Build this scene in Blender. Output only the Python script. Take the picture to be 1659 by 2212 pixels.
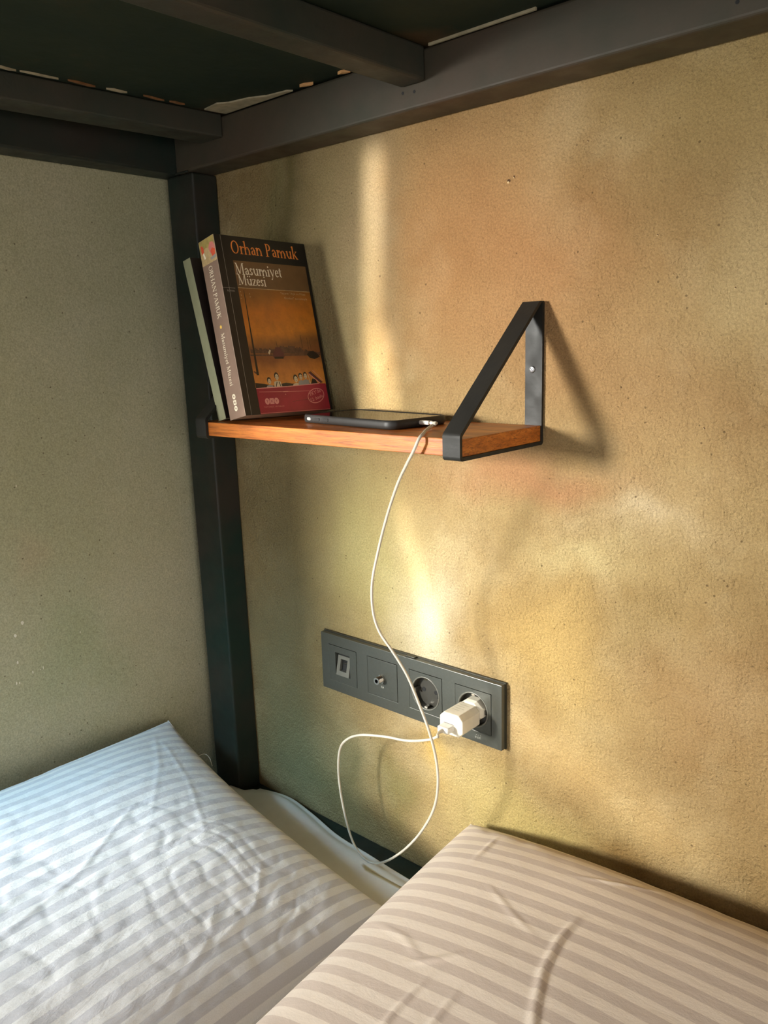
import bpy, bmesh, math, random
from mathutils import Vector, Matrix, noise

for o in list(bpy.data.objects):
    bpy.data.objects.remove(o)
random.seed(4)
SC = bpy.context.scene
COL = SC.collection
ZO = 0.78                      # height of the socket plate's top edge above the floor

# ------------------------------------------------------------------ camera, world, lights, exposure
cam_d = bpy.data.cameras.new('camera')
cam = bpy.data.objects.new('camera', cam_d)
COL.objects.link(cam)
YAW, PITCH, ROLL = 0.7297, -0.2061, -0.0293
_d = Vector((-math.sin(YAW) * math.cos(PITCH), math.cos(YAW) * math.cos(PITCH), math.sin(PITCH)))
_r = _d.cross(Vector((0, 0, 1))).normalized()
_u = _r.cross(_d)
_r2 = math.cos(ROLL) * _r + math.sin(ROLL) * _u
_u2 = -math.sin(ROLL) * _r + math.cos(ROLL) * _u
_m = Matrix((_r2, _u2, -_d)).transposed().to_4x4()
_m.translation = Vector((0.7629, -0.7266, 0.3818 + ZO))
cam.matrix_world = _m
cam_d.sensor_fit = 'HORIZONTAL'
cam_d.sensor_width = 36
cam_d.lens = 1735.9 / 1659 * 36
cam_d.clip_start = 0.02
SC.camera = cam

world = bpy.data.worlds.new('world')
SC.world = world
world.use_nodes = True
_bg = world.node_tree.nodes['Background']
_bg.inputs[0].default_value = (0.62, 0.78, 1.0, 1)
_bg.inputs[1].default_value = 1.0

SC.view_settings.view_transform = 'Standard'
SC.view_settings.look = 'None'
SC.view_settings.gamma = 1
SC.view_settings.use_curve_mapping = False
SC.view_settings.exposure = -0.15


def area(name, loc, aim, sx, sy, power, color, spread=180, roll=0.0):
    l = bpy.data.lights.new(name, 'AREA')
    l.shape = 'RECTANGLE'
    l.size, l.size_y = sx, sy
    l.energy = power
    l.color = color
    l.spread = math.radians(spread)
    o = bpy.data.objects.new(name, l)
    COL.objects.link(o)
    loc = Vector((loc[0], loc[1], loc[2] + ZO))
    aim = Vector((aim[0], aim[1], aim[2] + ZO))
    o.location = loc
    o.rotation_euler = ((loc - aim).to_track_quat('Z', 'Y').to_matrix() @ Matrix.Rotation(math.radians(roll), 3, 'Z')).to_euler()
    return o


# daylight entering by the window in the left wall (out of frame, y -1.0 .. -1.75)
area('window_daylight', (-0.60, -1.85, 0.50), (0.22, 0, 0.06), 0.26, 0.30, 5.2, (1.0, 0.98, 0.91), 42)
area('window_skylight', (-0.20, -1.25, 0.75), (-0.18, -0.26, -0.17), 0.3, 0.3, 1.4, (0.46, 0.77, 1.0), 36)
# soft fill lamp, added by the right wall beyond the foot of the bunk
area('right_fill_light', (3.15, -1.5, 0.35), (-0.2, -0.2, 0.1), 1.3, 1.1, 30.0, (1.0, 0.95, 0.86))
# second added fill lamp, by the front wall opposite the shelf
area('front_fill_light', (1.3, -3.15, 0.2), (0.0, -0.2, 0.1), 1.3, 1.1, 20.0, (1.0, 0.97, 0.92))
# glints of sun thrown back on to the wall through the window
area('sun_glint_upper', (-0.2, -1.20, 0.48), (0.106, 0, 0.46), 0.008, 0.34, 0.058, (1.0, 0.96, 0.88), 2.6, -3)
area('sun_glint_middle', (-0.2, -1.20, 0.38), (0.121, 0, 0.345), 0.008, 0.10, 0.024, (1.0, 0.96, 0.88), 2.6, 8)
area('sun_glint_lower', (-0.2, -1.15, 0.33), (0.165, 0, 0.11), 0.018, 0.17, 0.016, (1.0, 0.98, 0.92), 2.2, 17)
area('sun_glint_wide', (-0.2, -1.15, 0.33), (0.20, 0, 0.11), 0.06, 0.18, 0.020, (1.0, 0.97, 0.88), 9, 12)
area('sun_glint_low', (-0.2, -1.30, 0.20), (0.38, 0, -0.075), 0.26, 0.010, 0.030, (1.0, 0.95, 0.82), 4, -18)
area('sun_glint_foot', (-0.2, -1.25, 0.20), (0.20, 0, -0.17), 0.14, 0.08, 0.034, (1.0, 0.95, 0.80), 9, 0)
# warm fill lamp added in the unseen room beyond the bunk
area('warm_fill_light', (1.6, -2.3, 1.6), (0.4, -0.4, -0.1), 0.6, 0.6, 6.0, (1.0, 0.80, 0.66))


# ------------------------------------------------------------------ materials
def lin(c):
    return tuple(((x / 255) / 12.92 if x / 255 <= 0.04045 else ((x / 255 + 0.055) / 1.055) ** 2.4) for x in c)


class NT:
    def __init__(s, name):
        s.m = bpy.data.materials.new(name)
        s.m.use_nodes = True
        s.t = s.m.node_tree
        s.b = s.t.nodes['Principled BSDF']

    def n(s, typ, **kw):
        nd = s.t.nodes.new(typ)
        for k, v in kw.items():
            setattr(nd, k, v)
        return nd

    def l(s, a, b):
        s.t.links.new(a, b)

    def set(s, sock, v):
        if hasattr(v, 'is_linked') or isinstance(v, bpy.types.NodeSocket):
            s.l(v, sock)
        else:
            if sock.type == 'RGBA' and len(v) == 3:
                v = (*v, 1)
            sock.default_value = v

    def math(s, op, a, b=0.0, c=None, clamp=False):
        nd = s.n('ShaderNodeMath', operation=op, use_clamp=clamp)
        s.set(nd.inputs[0], a)
        s.set(nd.inputs[1], b)
        if c is not None:
            s.set(nd.inputs[2], c)
        return nd.outputs[0]

    def mix(s, f, a, b, mode='MIX'):
        nd = s.n('ShaderNodeMix', data_type='RGBA', blend_type=mode)
        s.set(nd.inputs[0], f)
        s.set(nd.inputs[6], a)
        s.set(nd.inputs[7], b)
        return nd.outputs[2]

    def co(s, scale=(1, 1, 1), which='Object'):
        tc = s.n('ShaderNodeTexCoord')
        mp = s.n('ShaderNodeMapping')
        mp.inputs['Scale'].default_value = scale
        s.l(tc.outputs[which], mp.inputs[0])
        return mp.outputs[0]

    def noise(s, scale, detail=3, rough=0.5, vec=None, dist=0.0):
        nd = s.n('ShaderNodeTexNoise')
        nd.inputs['Scale'].default_value = scale
        nd.inputs['Detail'].default_value = detail
        nd.inputs['Roughness'].default_value = rough
        nd.inputs['Distortion'].default_value = dist
        s.l(vec if vec is not None else s.co(), nd.inputs['Vector'])
        return nd.outputs['Fac']

    def ramp(s, f, stops, interp='LINEAR'):
        nd = s.n('ShaderNodeValToRGB')
        cr = nd.color_ramp
        cr.interpolation = interp
        while len(cr.elements) < len(stops):
            cr.elements.new(0.5)
        for e, (p, c) in zip(cr.elements, stops):
            e.position = p
            e.color = (*c, 1) if len(c) == 3 else c
        s.l(f, nd.inputs[0])
        return nd.outputs[0]

    def remap(s, v, a, b, c=0.0, d=1.0):
        nd = s.n('ShaderNodeMapRange')
        s.l(v, nd.inputs[0])
        for i, x in enumerate((a, b, c, d)):
            nd.inputs[i + 1].default_value = x
        return nd.outputs[0]

    def bump(s, h, strength, dist, prev=None):
        nd = s.n('ShaderNodeBump')
        nd.inputs['Strength'].default_value = strength
        nd.inputs['Distance'].default_value = dist
        s.l(h, nd.inputs['Height'])
        if prev is not None:
            s.l(prev, nd.inputs['Normal'])
        return nd.outputs[0]

    def fin(s, color=None, rough=None, normal=None, spec=None, metal=None):
        if color is not None:
            s.set(s.b.inputs['Base Color'], color)
        if rough is not None:
            s.set(s.b.inputs['Roughness'], rough)
        if normal is not None:
            s.l(normal, s.b.inputs['Normal'])
        if spec is not None:
            s.b.inputs['Specular IOR Level'].default_value = spec
        if metal is not None:
            s.b.inputs['Metallic'].default_value = metal
        return s.m


def plain(name, rgb, rough=0.5, metal=0.0, var=0.08, scale=60, bump=0.0, spec=0.5):
    t = NT(name)
    c = lin(rgb)
    f = t.noise(scale, 4)
    a = tuple(max(0, x * (1 - var)) for x in c)
    b = tuple(min(1, x * (1 + var)) for x in c)
    col = t.ramp(f, [(0.3, a), (0.7, b)])
    nrm = t.bump(t.noise(scale * 6, 3), bump, 0.0006) if bump else None
    return t.fin(col, rough, nrm, spec, metal)


def plaster(name, base, alt, blobs, axes, grain=1.0, tint2=None):
    """trowelled plaster: mottled pigment with stains and tint blobs, some painting light and shade, pebbled relief"""
    t = NT(name)
    pos = t.co()
    sep = t.n('ShaderNodeSeparateXYZ')
    t.l(pos, sep.inputs[0])
    A = sep.outputs[axes[0]]
    B = sep.outputs[axes[1]]
    wa = t.math('MULTIPLY', t.math('SUBTRACT', t.noise(7, 3), 0.5), 0.16)
    mp = t.n('ShaderNodeMapping')
    mp.inputs['Location'].default_value = (3.1, 5.7, 9.2)
    t.l(pos, mp.inputs[0])
    wb = t.math('MULTIPLY', t.math('SUBTRACT', t.noise(7, 3, vec=mp.outputs[0]), 0.5), 0.16)
    A2 = t.math('ADD', A, wa)
    B2 = t.math('ADD', B, wb)
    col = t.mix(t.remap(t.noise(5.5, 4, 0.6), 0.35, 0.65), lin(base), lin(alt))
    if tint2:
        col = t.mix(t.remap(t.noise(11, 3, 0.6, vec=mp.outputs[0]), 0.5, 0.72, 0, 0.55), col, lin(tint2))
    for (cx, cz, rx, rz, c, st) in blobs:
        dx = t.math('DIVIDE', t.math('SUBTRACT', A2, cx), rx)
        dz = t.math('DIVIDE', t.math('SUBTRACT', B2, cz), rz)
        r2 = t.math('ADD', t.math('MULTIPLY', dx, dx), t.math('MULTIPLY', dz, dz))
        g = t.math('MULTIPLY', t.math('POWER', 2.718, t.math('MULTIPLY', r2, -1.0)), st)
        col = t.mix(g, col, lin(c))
    gr = t.remap(t.noise(460, 4, 0.75), 0.32, 0.68, 0.74, 1.22)
    col = t.mix(1.0, col, gr, 'MULTIPLY')
    # small pits
    vo = t.n('ShaderNodeTexVoronoi')
    vo.inputs['Scale'].default_value = 75
    t.l(pos, vo.inputs['Vector'])
    pit = t.math('LESS_THAN', vo.outputs['Distance'], 0.085)
    gate = t.math('GREATER_THAN', t.noise(23, 2), 0.53)
    pit = t.math('MULTIPLY', pit, gate)
    col = t.mix(t.math('MULTIPLY', pit, 0.6), col, lin((70, 52, 30)))
    h = t.math('ADD', t.math('MULTIPLY', t.noise(330, 4, 0.6), 1.0), t.math('MULTIPLY', t.noise(130, 3, 0.6, dist=0.6), 1.1))
    h = t.math('SUBTRACT', h, t.math('MULTIPLY', pit, 1.2))
    nrm = t.bump(t.noise(16, 4, 0.55), 0.5 * grain, 0.012)
    nrm = t.bump(h, 0.6 * grain, 0.0030, nrm)
    return t.fin(col, 0.82, nrm, 0.25)


M = {}
WALLZ = 0.0
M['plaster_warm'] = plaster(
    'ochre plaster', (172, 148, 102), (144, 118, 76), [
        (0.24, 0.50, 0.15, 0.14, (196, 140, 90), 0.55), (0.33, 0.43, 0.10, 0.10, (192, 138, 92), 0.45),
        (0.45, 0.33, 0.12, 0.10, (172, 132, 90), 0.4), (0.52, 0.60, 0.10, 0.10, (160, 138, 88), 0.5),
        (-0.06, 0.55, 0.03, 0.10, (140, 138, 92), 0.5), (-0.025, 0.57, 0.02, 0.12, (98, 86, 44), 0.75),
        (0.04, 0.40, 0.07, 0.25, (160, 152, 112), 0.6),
        (-0.08, 0.00, 0.10, 0.30, (128, 124, 94), 0.75), (-0.02, -0.2, 0.10, 0.10, (126, 130, 96), 0.6),  # greenish plaster tint that also paints in shade beside the post
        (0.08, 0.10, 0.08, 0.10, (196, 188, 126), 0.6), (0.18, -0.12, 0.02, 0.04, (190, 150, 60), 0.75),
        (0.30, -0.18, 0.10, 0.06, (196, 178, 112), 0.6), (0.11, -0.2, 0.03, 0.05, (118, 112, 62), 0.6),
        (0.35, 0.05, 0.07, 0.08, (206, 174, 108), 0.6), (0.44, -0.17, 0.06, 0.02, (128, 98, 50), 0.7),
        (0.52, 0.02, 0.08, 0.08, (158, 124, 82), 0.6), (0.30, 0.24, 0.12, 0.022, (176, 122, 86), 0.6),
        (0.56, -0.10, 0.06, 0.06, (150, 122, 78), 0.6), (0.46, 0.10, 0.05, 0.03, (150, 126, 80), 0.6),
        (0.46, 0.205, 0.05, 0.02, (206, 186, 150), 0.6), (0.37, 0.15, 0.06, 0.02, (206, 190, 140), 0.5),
        (0.19, 0.02, 0.06, 0.10, (224, 216, 186), 0.6), (0.56, 0.45, 0.05, 0.05, (190, 168, 124), 0.5),  # first blob paints extra light under the lower sun glints
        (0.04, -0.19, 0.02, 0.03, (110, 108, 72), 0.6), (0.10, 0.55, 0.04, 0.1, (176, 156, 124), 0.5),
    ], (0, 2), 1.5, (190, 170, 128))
M['plaster_grey'] = plaster(
    'grey plaster', (184, 177, 148), (174, 169, 136), [
        (-0.23, 0.2, 0.10, 0.20, (164, 162, 128), 0.5), (-0.25, -0.02, 0.05, 0.08, (156, 162, 124), 0.5),
        (-0.27, 0.13, 0.03, 0.03, (186, 164, 132), 0.4),
    ], (1, 2), 0.28)


def metal_paint(name, a, b, rough=0.45):
    t = NT(name)
    col = t.ramp(t.noise(9, 4, 0.6), [(0.35, lin(a)), (0.65, lin(b))])
    r = t.remap(t.noise(40, 3), 0.3, 0.7, rough - 0.08, rough + 0.1)
    nrm = t.bump(t.noise(260, 3), 0.25, 0.0006)
    return t.fin(col, r, nrm, 0.3)


M['bunk_steel'] = metal_paint('charcoal painted steel', (28, 46, 40), (52, 48, 42), 0.5)
M['side_steel_lit'] = metal_paint('charcoal painted steel with painted bounce light', (68, 66, 54), (84, 72, 60), 0.5)  # same charcoal paint, bounce light on the wall-side rail put into its colour
M['crossbar_steel_lit'] = metal_paint('charcoal crossbar steel with painted bounce light', (54, 60, 52), (72, 66, 56), 0.5)  # same charcoal paint, lightened to paint in bounce on the undersides
M['bracket_steel'] = metal_paint('black powder coated steel', (34, 34, 32), (46, 44, 40), 0.5)

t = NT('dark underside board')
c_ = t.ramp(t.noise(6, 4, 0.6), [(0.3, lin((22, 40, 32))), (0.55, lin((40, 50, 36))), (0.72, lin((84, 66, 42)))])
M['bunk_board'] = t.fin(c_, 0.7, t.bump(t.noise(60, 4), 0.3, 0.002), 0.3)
M['raw_chip'] = plain('raw splinter wood', (224, 170, 110), 0.7)
M['rust_chip'] = plain('brown torn board edge', (134, 92, 54), 0.8, var=0.3, scale=120)
M['pale_board'] = plain('pale raw board', (176, 164, 134), 0.75, var=0.2, scale=90)

# oiled wood
t = NT('oiled orange wood')
v1 = t.co((3.0, 14, 60))
g1 = t.noise(4, 5, 0.6, v1, 0.4)
v2 = t.co((16, 110, 500))
g2 = t.noise(2, 4, 0.7, v2, 0.2)
c_ = t.ramp(g1, [(0.28, lin((136, 72, 26))), (0.5, lin((194, 110, 40))), (0.72, lin((220, 138, 58)))])
dk = t.remap(g2, 0.52, 0.64, 0, 0.75)
c_ = t.mix(dk, c_, lin((112, 58, 26)))
M['wood'] = t.fin(c_, 0.38, t.bump(g2, 0.25, 0.0006), 0.5)

M['screw'] = plain('zinc screw', (205, 205, 208), 0.3, 1.0)
M['screw_dark'] = plain('screw recess', (60, 50, 60), 0.6)
M['plate'] = plain('anthracite lacquered plastic', (84, 86, 80), 0.30, 0.35, 0.05, 300)
M['plate_side'] = plain('anthracite plate base', (66, 66, 58), 0.4, 0.3, 0.05, 300)
M['module'] = plain('anthracite module plastic', (82, 84, 78), 0.30, 0.35, 0.05, 300)
M['socket_well'] = plain('dark socket well', (60, 58, 52), 0.3)
M['black_hole'] = plain('black opening', (8, 8, 8), 0.6)
M['bezel'] = plain('grey jack bezel', (112, 112, 104), 0.35, 0.2)
M['chrome'] = plain('nickel connector', (210, 205, 195), 0.2, 1.0)
M['mark'] = plain('pale grey print', (190, 190, 180), 0.5)
M['charger'] = plain('white glossy plastic', (236, 228, 208), 0.25)
M['charger_line'] = plain('grey charger print', (178, 170, 140), 0.4)
M['cable'] = plain('off white cable', (206, 198, 182), 0.4)
M['plug_white'] = plain('white connector plastic', (240, 238, 230), 0.3)
M['case'] = plain('black rubber phone case', (40, 38, 36), 0.5, 0, 0.1, 200)
M['case_rib'] = plain('black case button', (30, 28, 27), 0.5)
M['glass'] = plain('dark phone glass', (12, 12, 12), 0.06, 0, 0.0, 20)
M['silver'] = plain('silver switch', (230, 230, 230), 0.3, 0.6)

# paper
t = NT('page edges')
pv = t.n('ShaderNodeTexCoord')
pl_ = t.noise(2, 3, 0.6, t.co((900, 3, 3)))
M['pages'] = t.fin(t.ramp(pl_, [(0.3, lin((176, 160, 130))), (0.7, lin((226, 214, 186)))]), 0.8)
M['cover_black'] = plain('black card cover', (26, 24, 22), 0.35, 0, 0.2, 50)
M['spine_brown'] = plain('brown grey spine card', (134, 108, 92), 0.45, 0, 0.1, 60)
M['spine_sage'] = plain('sage grey card spine', (160, 160, 128), 0.5, 0, 0.06, 90)
M['cover_dark2'] = plain('dark plum card cover', (58, 48, 44), 0.45, 0, 0.25, 30)
M['spine_edge'] = plain('worn cover edge', (190, 170, 150), 0.6)

t = NT('sepia photograph print')
sep = t.n('ShaderNodeSeparateXYZ')
t.l(t.co(), sep.inputs[0])
zz = t.math('ADD', sep.outputs[2], t.math('MULTIPLY', t.math('SUBTRACT', t.noise(45, 3), 0.5), 0.02))
zz = t.math('ADD', zz, t.math('MULTIPLY', sep.outputs[1], -0.10))
c_ = t.ramp(t.remap(zz, 0.02, 0.18), [(0.0, lin((214, 140, 58))), (0.12, lin((206, 130, 54))), (0.25, lin((140, 84, 44))),
                                     (0.34, lin((128, 84, 44))), (0.44, lin((206, 128, 40))), (0.58, lin((196, 116, 34))),
                                     (0.75, lin((140, 90, 34))), (0.9, lin((116, 78, 40)))])
c_ = t.mix(t.remap(t.noise(70, 4, 0.7), 0.4, 0.7, 0, 0.35), c_, lin((104, 66, 28)))
M['sepia'] = t.fin(c_, 0.35)
M['title_panel'] = plain('brown title panel print', (112, 82, 50), 0.35, 0, 0.12, 60)
M['print_dark'] = plain('dark brown print', (40, 28, 18), 0.4)
M['print_mid'] = plain('mid brown print', (92, 62, 44), 0.4, 0, 0.3, 300)
M['print_plum'] = plain('plum print', (92, 46, 44), 0.4)
M['print_orange'] = plain('orange lettering ink', (236, 138, 62), 0.4)
M['print_white'] = plain('ivory lettering ink', (238, 226, 200), 0.4)
M['print_grey'] = plain('grey print', (150, 144, 136), 0.4)
M['print_face'] = plain('pale sepia print', (206, 186, 150), 0.4)
M['print_yellow'] = plain('yellow dot ink', (240, 196, 90), 0.4)
M['print_red'] = plain('red print', (214, 84, 52), 0.4)
M['print_pink'] = plain('pink print', (206, 120, 110), 0.4)
M['print_tan'] = plain('tan print', (186, 158, 112), 0.4, 0, 0.2, 200)
M['print_olive'] = plain('olive print', (166, 146, 82), 0.4, 0, 0.2, 200)
M['car_red'] = plain('crimson print band', (158, 34, 54), 0.35, 0, 0.18, 40)
M['print_rose'] = plain('rose print', (226, 150, 140), 0.4)


def cloth(name, a, b, rough_a=0.75, rough_b=0.42, period=0.02, relief=1.0):
    """satin striped cotton: the stripe runs along local x of the UV map"""
    t = NT(name)
    uv = t.n('ShaderNodeUVMap')
    sep = t.n('ShaderNodeSeparateXYZ')
    t.l(uv.outputs[0], sep.inputs[0])
    y = sep.outputs[1]
    ph = t.math('FRACT', t.math('DIVIDE', y, period))
    tri = t.math('ABSOLUTE', t.math('SUBTRACT', ph, 0.5))
    m = t.remap(tri, 0.235, 0.265)
    weave = t.noise(1, 2, 0.5, _uvmap(t, uv, 900))
    col = t.mix(m, lin(a), lin(b))
    col = t.mix(1.0, col, t.remap(weave, 0.3, 0.7, 0.95, 1.04), 'MULTIPLY')
    ro = t.math('ADD', t.math('MULTIPLY', m, rough_b - rough_a), rough_a)
    w1 = t.noise(1, 4, 0.6, _uvmap(t, uv, 26, 70), 0.8)
    w2 = t.noise(1, 4, 0.65, _uvmap(t, uv, 120, 260), 0.6)
    nrm = t.bump(w1, 0.20 * relief, 0.006)
    nrm = t.bump(w2, 0.26 * relief, 0.0016, nrm)
    nrm = t.bump(weave, 0.12, 0.0005, nrm)
    t.b.inputs['Sheen Weight'].default_value = 0.15
    return t.fin(col, ro, nrm, 0.35)


def _uvmap(t, uv, sx, sy=None):
    mp = t.n('ShaderNodeMapping')
    mp.inputs['Scale'].default_value = (sx, sy or sx, 1)
    t.l(uv.outputs[0], mp.inputs[0])
    return mp.outputs[0]


M['satin_cool'] = cloth('white satin striped cotton', (212, 210, 213), (240, 238, 236))
M['satin_warm_tint'] = cloth('white satin striped cotton with warm light tint', (206, 189, 176), (232, 217, 202), period=0.0215, relief=0.4)  # same white cotton, warm light put into its colour
M['sheet'] = plain('smooth white sheet cotton', (238, 238, 236), 0.7, 0, 0.03, 40, 0.2)
M['thread'] = plain('white thread', (230, 226, 214), 0.7)
M['floor'] = plain('grey brown floor', (120, 104, 88), 0.6)
M['paint'] = plain('room paint', (176, 160, 130), 0.8)
M['ceiling'] = plain('ceiling paint', (190, 184, 172), 0.8)
M['fleck'] = plain('bare white fleck', (226, 220, 200), 0.8)
M['pit'] = plain('chipped plaster', (88, 60, 36), 0.9)
M['pit_light'] = plain('chipped plaster edge', (226, 200, 150), 0.9)
M['window_frame'] = plain('white window frame', (220, 220, 214), 0.5)
t = NT('window glass')
t.b.inputs['Transmission Weight'].default_value = 1.0
t.b.inputs['Roughness'].default_value = 0.0
t.b.inputs['IOR'].default_value = 1.45
M['window_glass'] = t.m

# ------------------------------------------------------------------ builders
WM = {}
KEEP = set()


def tag(o, label=None, cat=None, group=None, kind=None):
    if label: o['label'] = label
    if cat: o['category'] = cat
    if group: o['group'] = group
    if kind: o['kind'] = kind
    return o


def thing(name, label, cat, loc=(0, 0, 0), mat=None, group=None):
    """an Empty at the thing's base (or with the frame given) that parents its parts"""
    o = bpy.data.objects.new(name, None)
    o.empty_display_size = 0.05
    COL.objects.link(o)
    m = mat.copy() if mat else Matrix.Translation(loc)
    o.matrix_basis = Matrix.Translation((0, 0, ZO)) @ m
    WM[o.name] = m
    return tag(o, label, cat, group)


def obj(name, bm, mats, parent=None, local=False, smooth=False, base=None):
    """bm holds coordinates of the whole scene (local=True: of the parent's own frame)"""
    if not isinstance(mats, (list, tuple)):
        mats = [mats]
    if parent is not None:
        pm = WM[parent.name]
        if not local:
            bm.transform(pm.inverted())
    else:
        pm = Matrix.Identity(4)
        if base is not None:
            bm.transform(Matrix.Translation(base).inverted())
    bmesh.ops.recalc_face_normals(bm, faces=bm.faces) if id(bm) not in KEEP else None
    KEEP.discard(id(bm))
    me = bpy.data.meshes.new(name)
    bm.to_mesh(me)
    bm.free()
    for m in mats:
        me.materials.append(m)
    if smooth:
        for p in me.polygons:
            p.use_smooth = True
    o = bpy.data.objects.new(name, me)
    COL.objects.link(o)
    if parent is not None:
        o.parent = parent
        WM[o.name] = pm
    else:
        o.location = (0, 0, ZO) if base is None else (base[0], base[1], base[2] + ZO)
    return o


def bevel(bm, w, seg=2, edges=None):
    bmesh.ops.bevel(bm, geom=list(edges or bm.edges), offset=w, segments=seg, profile=0.5, affect='EDGES', clamp_overlap=True)
    return bm


def box(bm, x0, x1, y0, y1, z0, z1, mi=0):
    v = [bm.verts.new(p) for p in ((x0, y0, z0), (x1, y0, z0), (x1, y1, z0), (x0, y1, z0), (x0, y0, z1), (x1, y0, z1), (x1, y1, z1), (x0, y1, z1))]
    fs = [bm.faces.new([v[i] for i in q]) for q in ((3, 2, 1, 0), (4, 5, 6, 7), (0, 1, 5, 4), (1, 2, 6, 5), (2, 3, 7, 6), (3, 0, 4, 7))]
    for f in fs: f.material_index = mi
    return v


def bbox(x0, x1, y0, y1, z0, z1, bev=0.001, seg=2):
    bm = bmesh.new()
    box(bm, x0, x1, y0, y1, z0, z1)
    if bev: bevel(bm, bev, seg)
    return bm


def rr_pts(w, h, r, n=6):
    out = []
    for sx, sy, a0 in ((1, 1, 0), (-1, 1, 90), (-1, -1, 180), (1, -1, 270)):
        for k in range(n + 1):
            a = math.radians(a0 + 90 * k / n)
            out.append((sx * (w / 2 - r) + r * math.cos(a), sy * (h / 2 - r) + r * math.sin(a)))
    return out


def loft(bm, fr, w, h, r, prof, n=6, mi=0, cap0=True, cap1=True):
    """rounded-rectangle loft: prof = [(inset, depth), ...]; fr = (origin, ax, ay, az)"""
    o, ax, ay, az = fr
    loops = []
    for ins, d in prof:
        pts = rr_pts(w - 2 * ins, h - 2 * ins, max(r - ins, 0.0002), n)
        loops.append([bm.verts.new(o + ax * x + ay * y + az * d) for x, y in pts])
    N = len(loops[0])
    for a, b in zip(loops, loops[1:]):
        for i in range(N):
            f = bm.faces.new((a[i], a[(i + 1) % N], b[(i + 1) % N], b[i]))
            f.material_index = mi
    if cap0: bm.faces.new(loops[0][::-1]).material_index = mi
    if cap1: bm.faces.new(loops[-1]).material_index = mi
    return loops


def lathe(bm, o, ax, ay, az, prof, n=24, mi=0, cap0=False, cap1=False):
    loops = []
    for r, d in prof:
        loops.append([bm.verts.new(o + ax * (r * math.cos(2 * math.pi * k / n)) + ay * (r * math.sin(2 * math.pi * k / n)) + az * d) for k in range(n)])
    for a, b in zip(loops, loops[1:]):
        for i in range(n):
            bm.faces.new((a[i], a[(i + 1) % n], b[(i + 1) % n], b[i])).material_index = mi
    if cap0: bm.faces.new(loops[0][::-1]).material_index = mi
    if cap1: bm.faces.new(loops[-1]).material_index = mi
    return loops


def catmull(P, sub=8):
    P = [Vector(p) for p in P]
    out = []
    Q = [P[0] * 2 - P[1]] + P + [P[-1] * 2 - P[-2]]
    for i in range(1, len(Q) - 2):
        p0, p1, p2, p3 = Q[i - 1:i + 3]
        for k in range(sub):
            t = k / sub
            out.append(0.5 * ((2 * p1) + (p2 - p0) * t + (2 * p0 - 5 * p1 + 4 * p2 - p3) * t * t + (3 * p1 - p0 - 3 * p2 + p3) * t ** 3))
    out.append(P[-1])
    return out


def tube(bm, pts, rad, n=8, mi=0):
    pts = [Vector(p) for p in pts]
    prev = None
    up = None
    for i, p in enumerate(pts):
        d = (pts[min(i + 1, len(pts) - 1)] - pts[max(i - 1, 0)]).normalized()
        if up is None:
            up = d.orthogonal().normalized()
        up = (up - d * up.dot(d)).normalized()
        s = d.cross(up)
        r = rad(i / (len(pts) - 1)) if callable(rad) else rad
        lp = [bm.verts.new(p + up * (r * math.cos(2 * math.pi * k / n)) + s * (r * math.sin(2 * math.pi * k / n))) for k in range(n)]
        if prev:
            for k in range(n):
                bm.faces.new((prev[k], prev[(k + 1) % n], lp[(k + 1) % n], lp[k])).material_index = mi
        else:
            bm.faces.new(lp[::-1]).material_index = mi
        prev = lp
    bm.faces.new(prev).material_index = mi


def poly(bm, pts, mi=0):
    f = bm.faces.new([bm.verts.new(p) for p in pts])
    f.material_index = mi
    return f


X, Y, Z = Vector((1, 0, 0)), Vector((0, 1, 0)), Vector((0, 0, 1))

# ------------------------------------------------------------------ the room
XW = -0.245
RX, RY = 3.2, -3.2            # far walls
CEIL = 1.75
FLOOR = -ZO


def quad(pts):
    bm = bmesh.new()
    poly(bm, pts)
    KEEP.add(id(bm))
    return bm


bm = bmesh.new(); box(bm, XW - 0.1, RX, 0, 0.1, FLOOR, CEIL)
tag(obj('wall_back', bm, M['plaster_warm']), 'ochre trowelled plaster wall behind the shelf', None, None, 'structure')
WY0, WY1, WZ0, WZ1 = -1.9, -0.85, 0.0, 1.05    # window opening in the left wall, panes left out so the key light passes
bm = bmesh.new()
box(bm, XW - 0.1, XW, WY1, 0, FLOOR, CEIL)
box(bm, XW - 0.1, XW, RY, WY0, FLOOR, CEIL)
box(bm, XW - 0.1, XW, WY0, WY1, FLOOR, WZ0)
box(bm, XW - 0.1, XW, WY0, WY1, WZ1, CEIL)
wl = tag(obj('wall_left', bm, M['plaster_grey']), 'grey green plaster wall behind the post', None, None, 'structure')
WM[wl.name] = Matrix.Identity(4)
F0, F1, FZ0, FZ1 = -2.3, -0.7, -0.3, 1.0
bm = bmesh.new()
box(bm, RX, RX + 0.1, RY, F0, FLOOR, CEIL)
box(bm, RX, RX + 0.1, F1, 0, FLOOR, CEIL)
box(bm, RX, RX + 0.1, F0, F1, FLOOR, FZ0)
box(bm, RX, RX + 0.1, F0, F1, FZ1, CEIL)
tag(obj('wall_right', bm, M['paint']), None, None, None, 'structure')
bm = bmesh.new()
box(bm, XW - 0.1, 0.5, RY - 0.1, RY, FLOOR, CEIL)
box(bm, 2.1, RX, RY - 0.1, RY, FLOOR, CEIL)
box(bm, 0.5, 2.1, RY - 0.1, RY, FLOOR, -0.4)
box(bm, 0.5, 2.1, RY - 0.1, RY, 0.8, CEIL)
tag(obj('wall_front', bm, M['paint']), None, None, None, 'structure')
bm = bmesh.new(); box(bm, XW - 0.1, RX, RY - 0.1, 0.1, FLOOR - 0.1, FLOOR)
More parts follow.
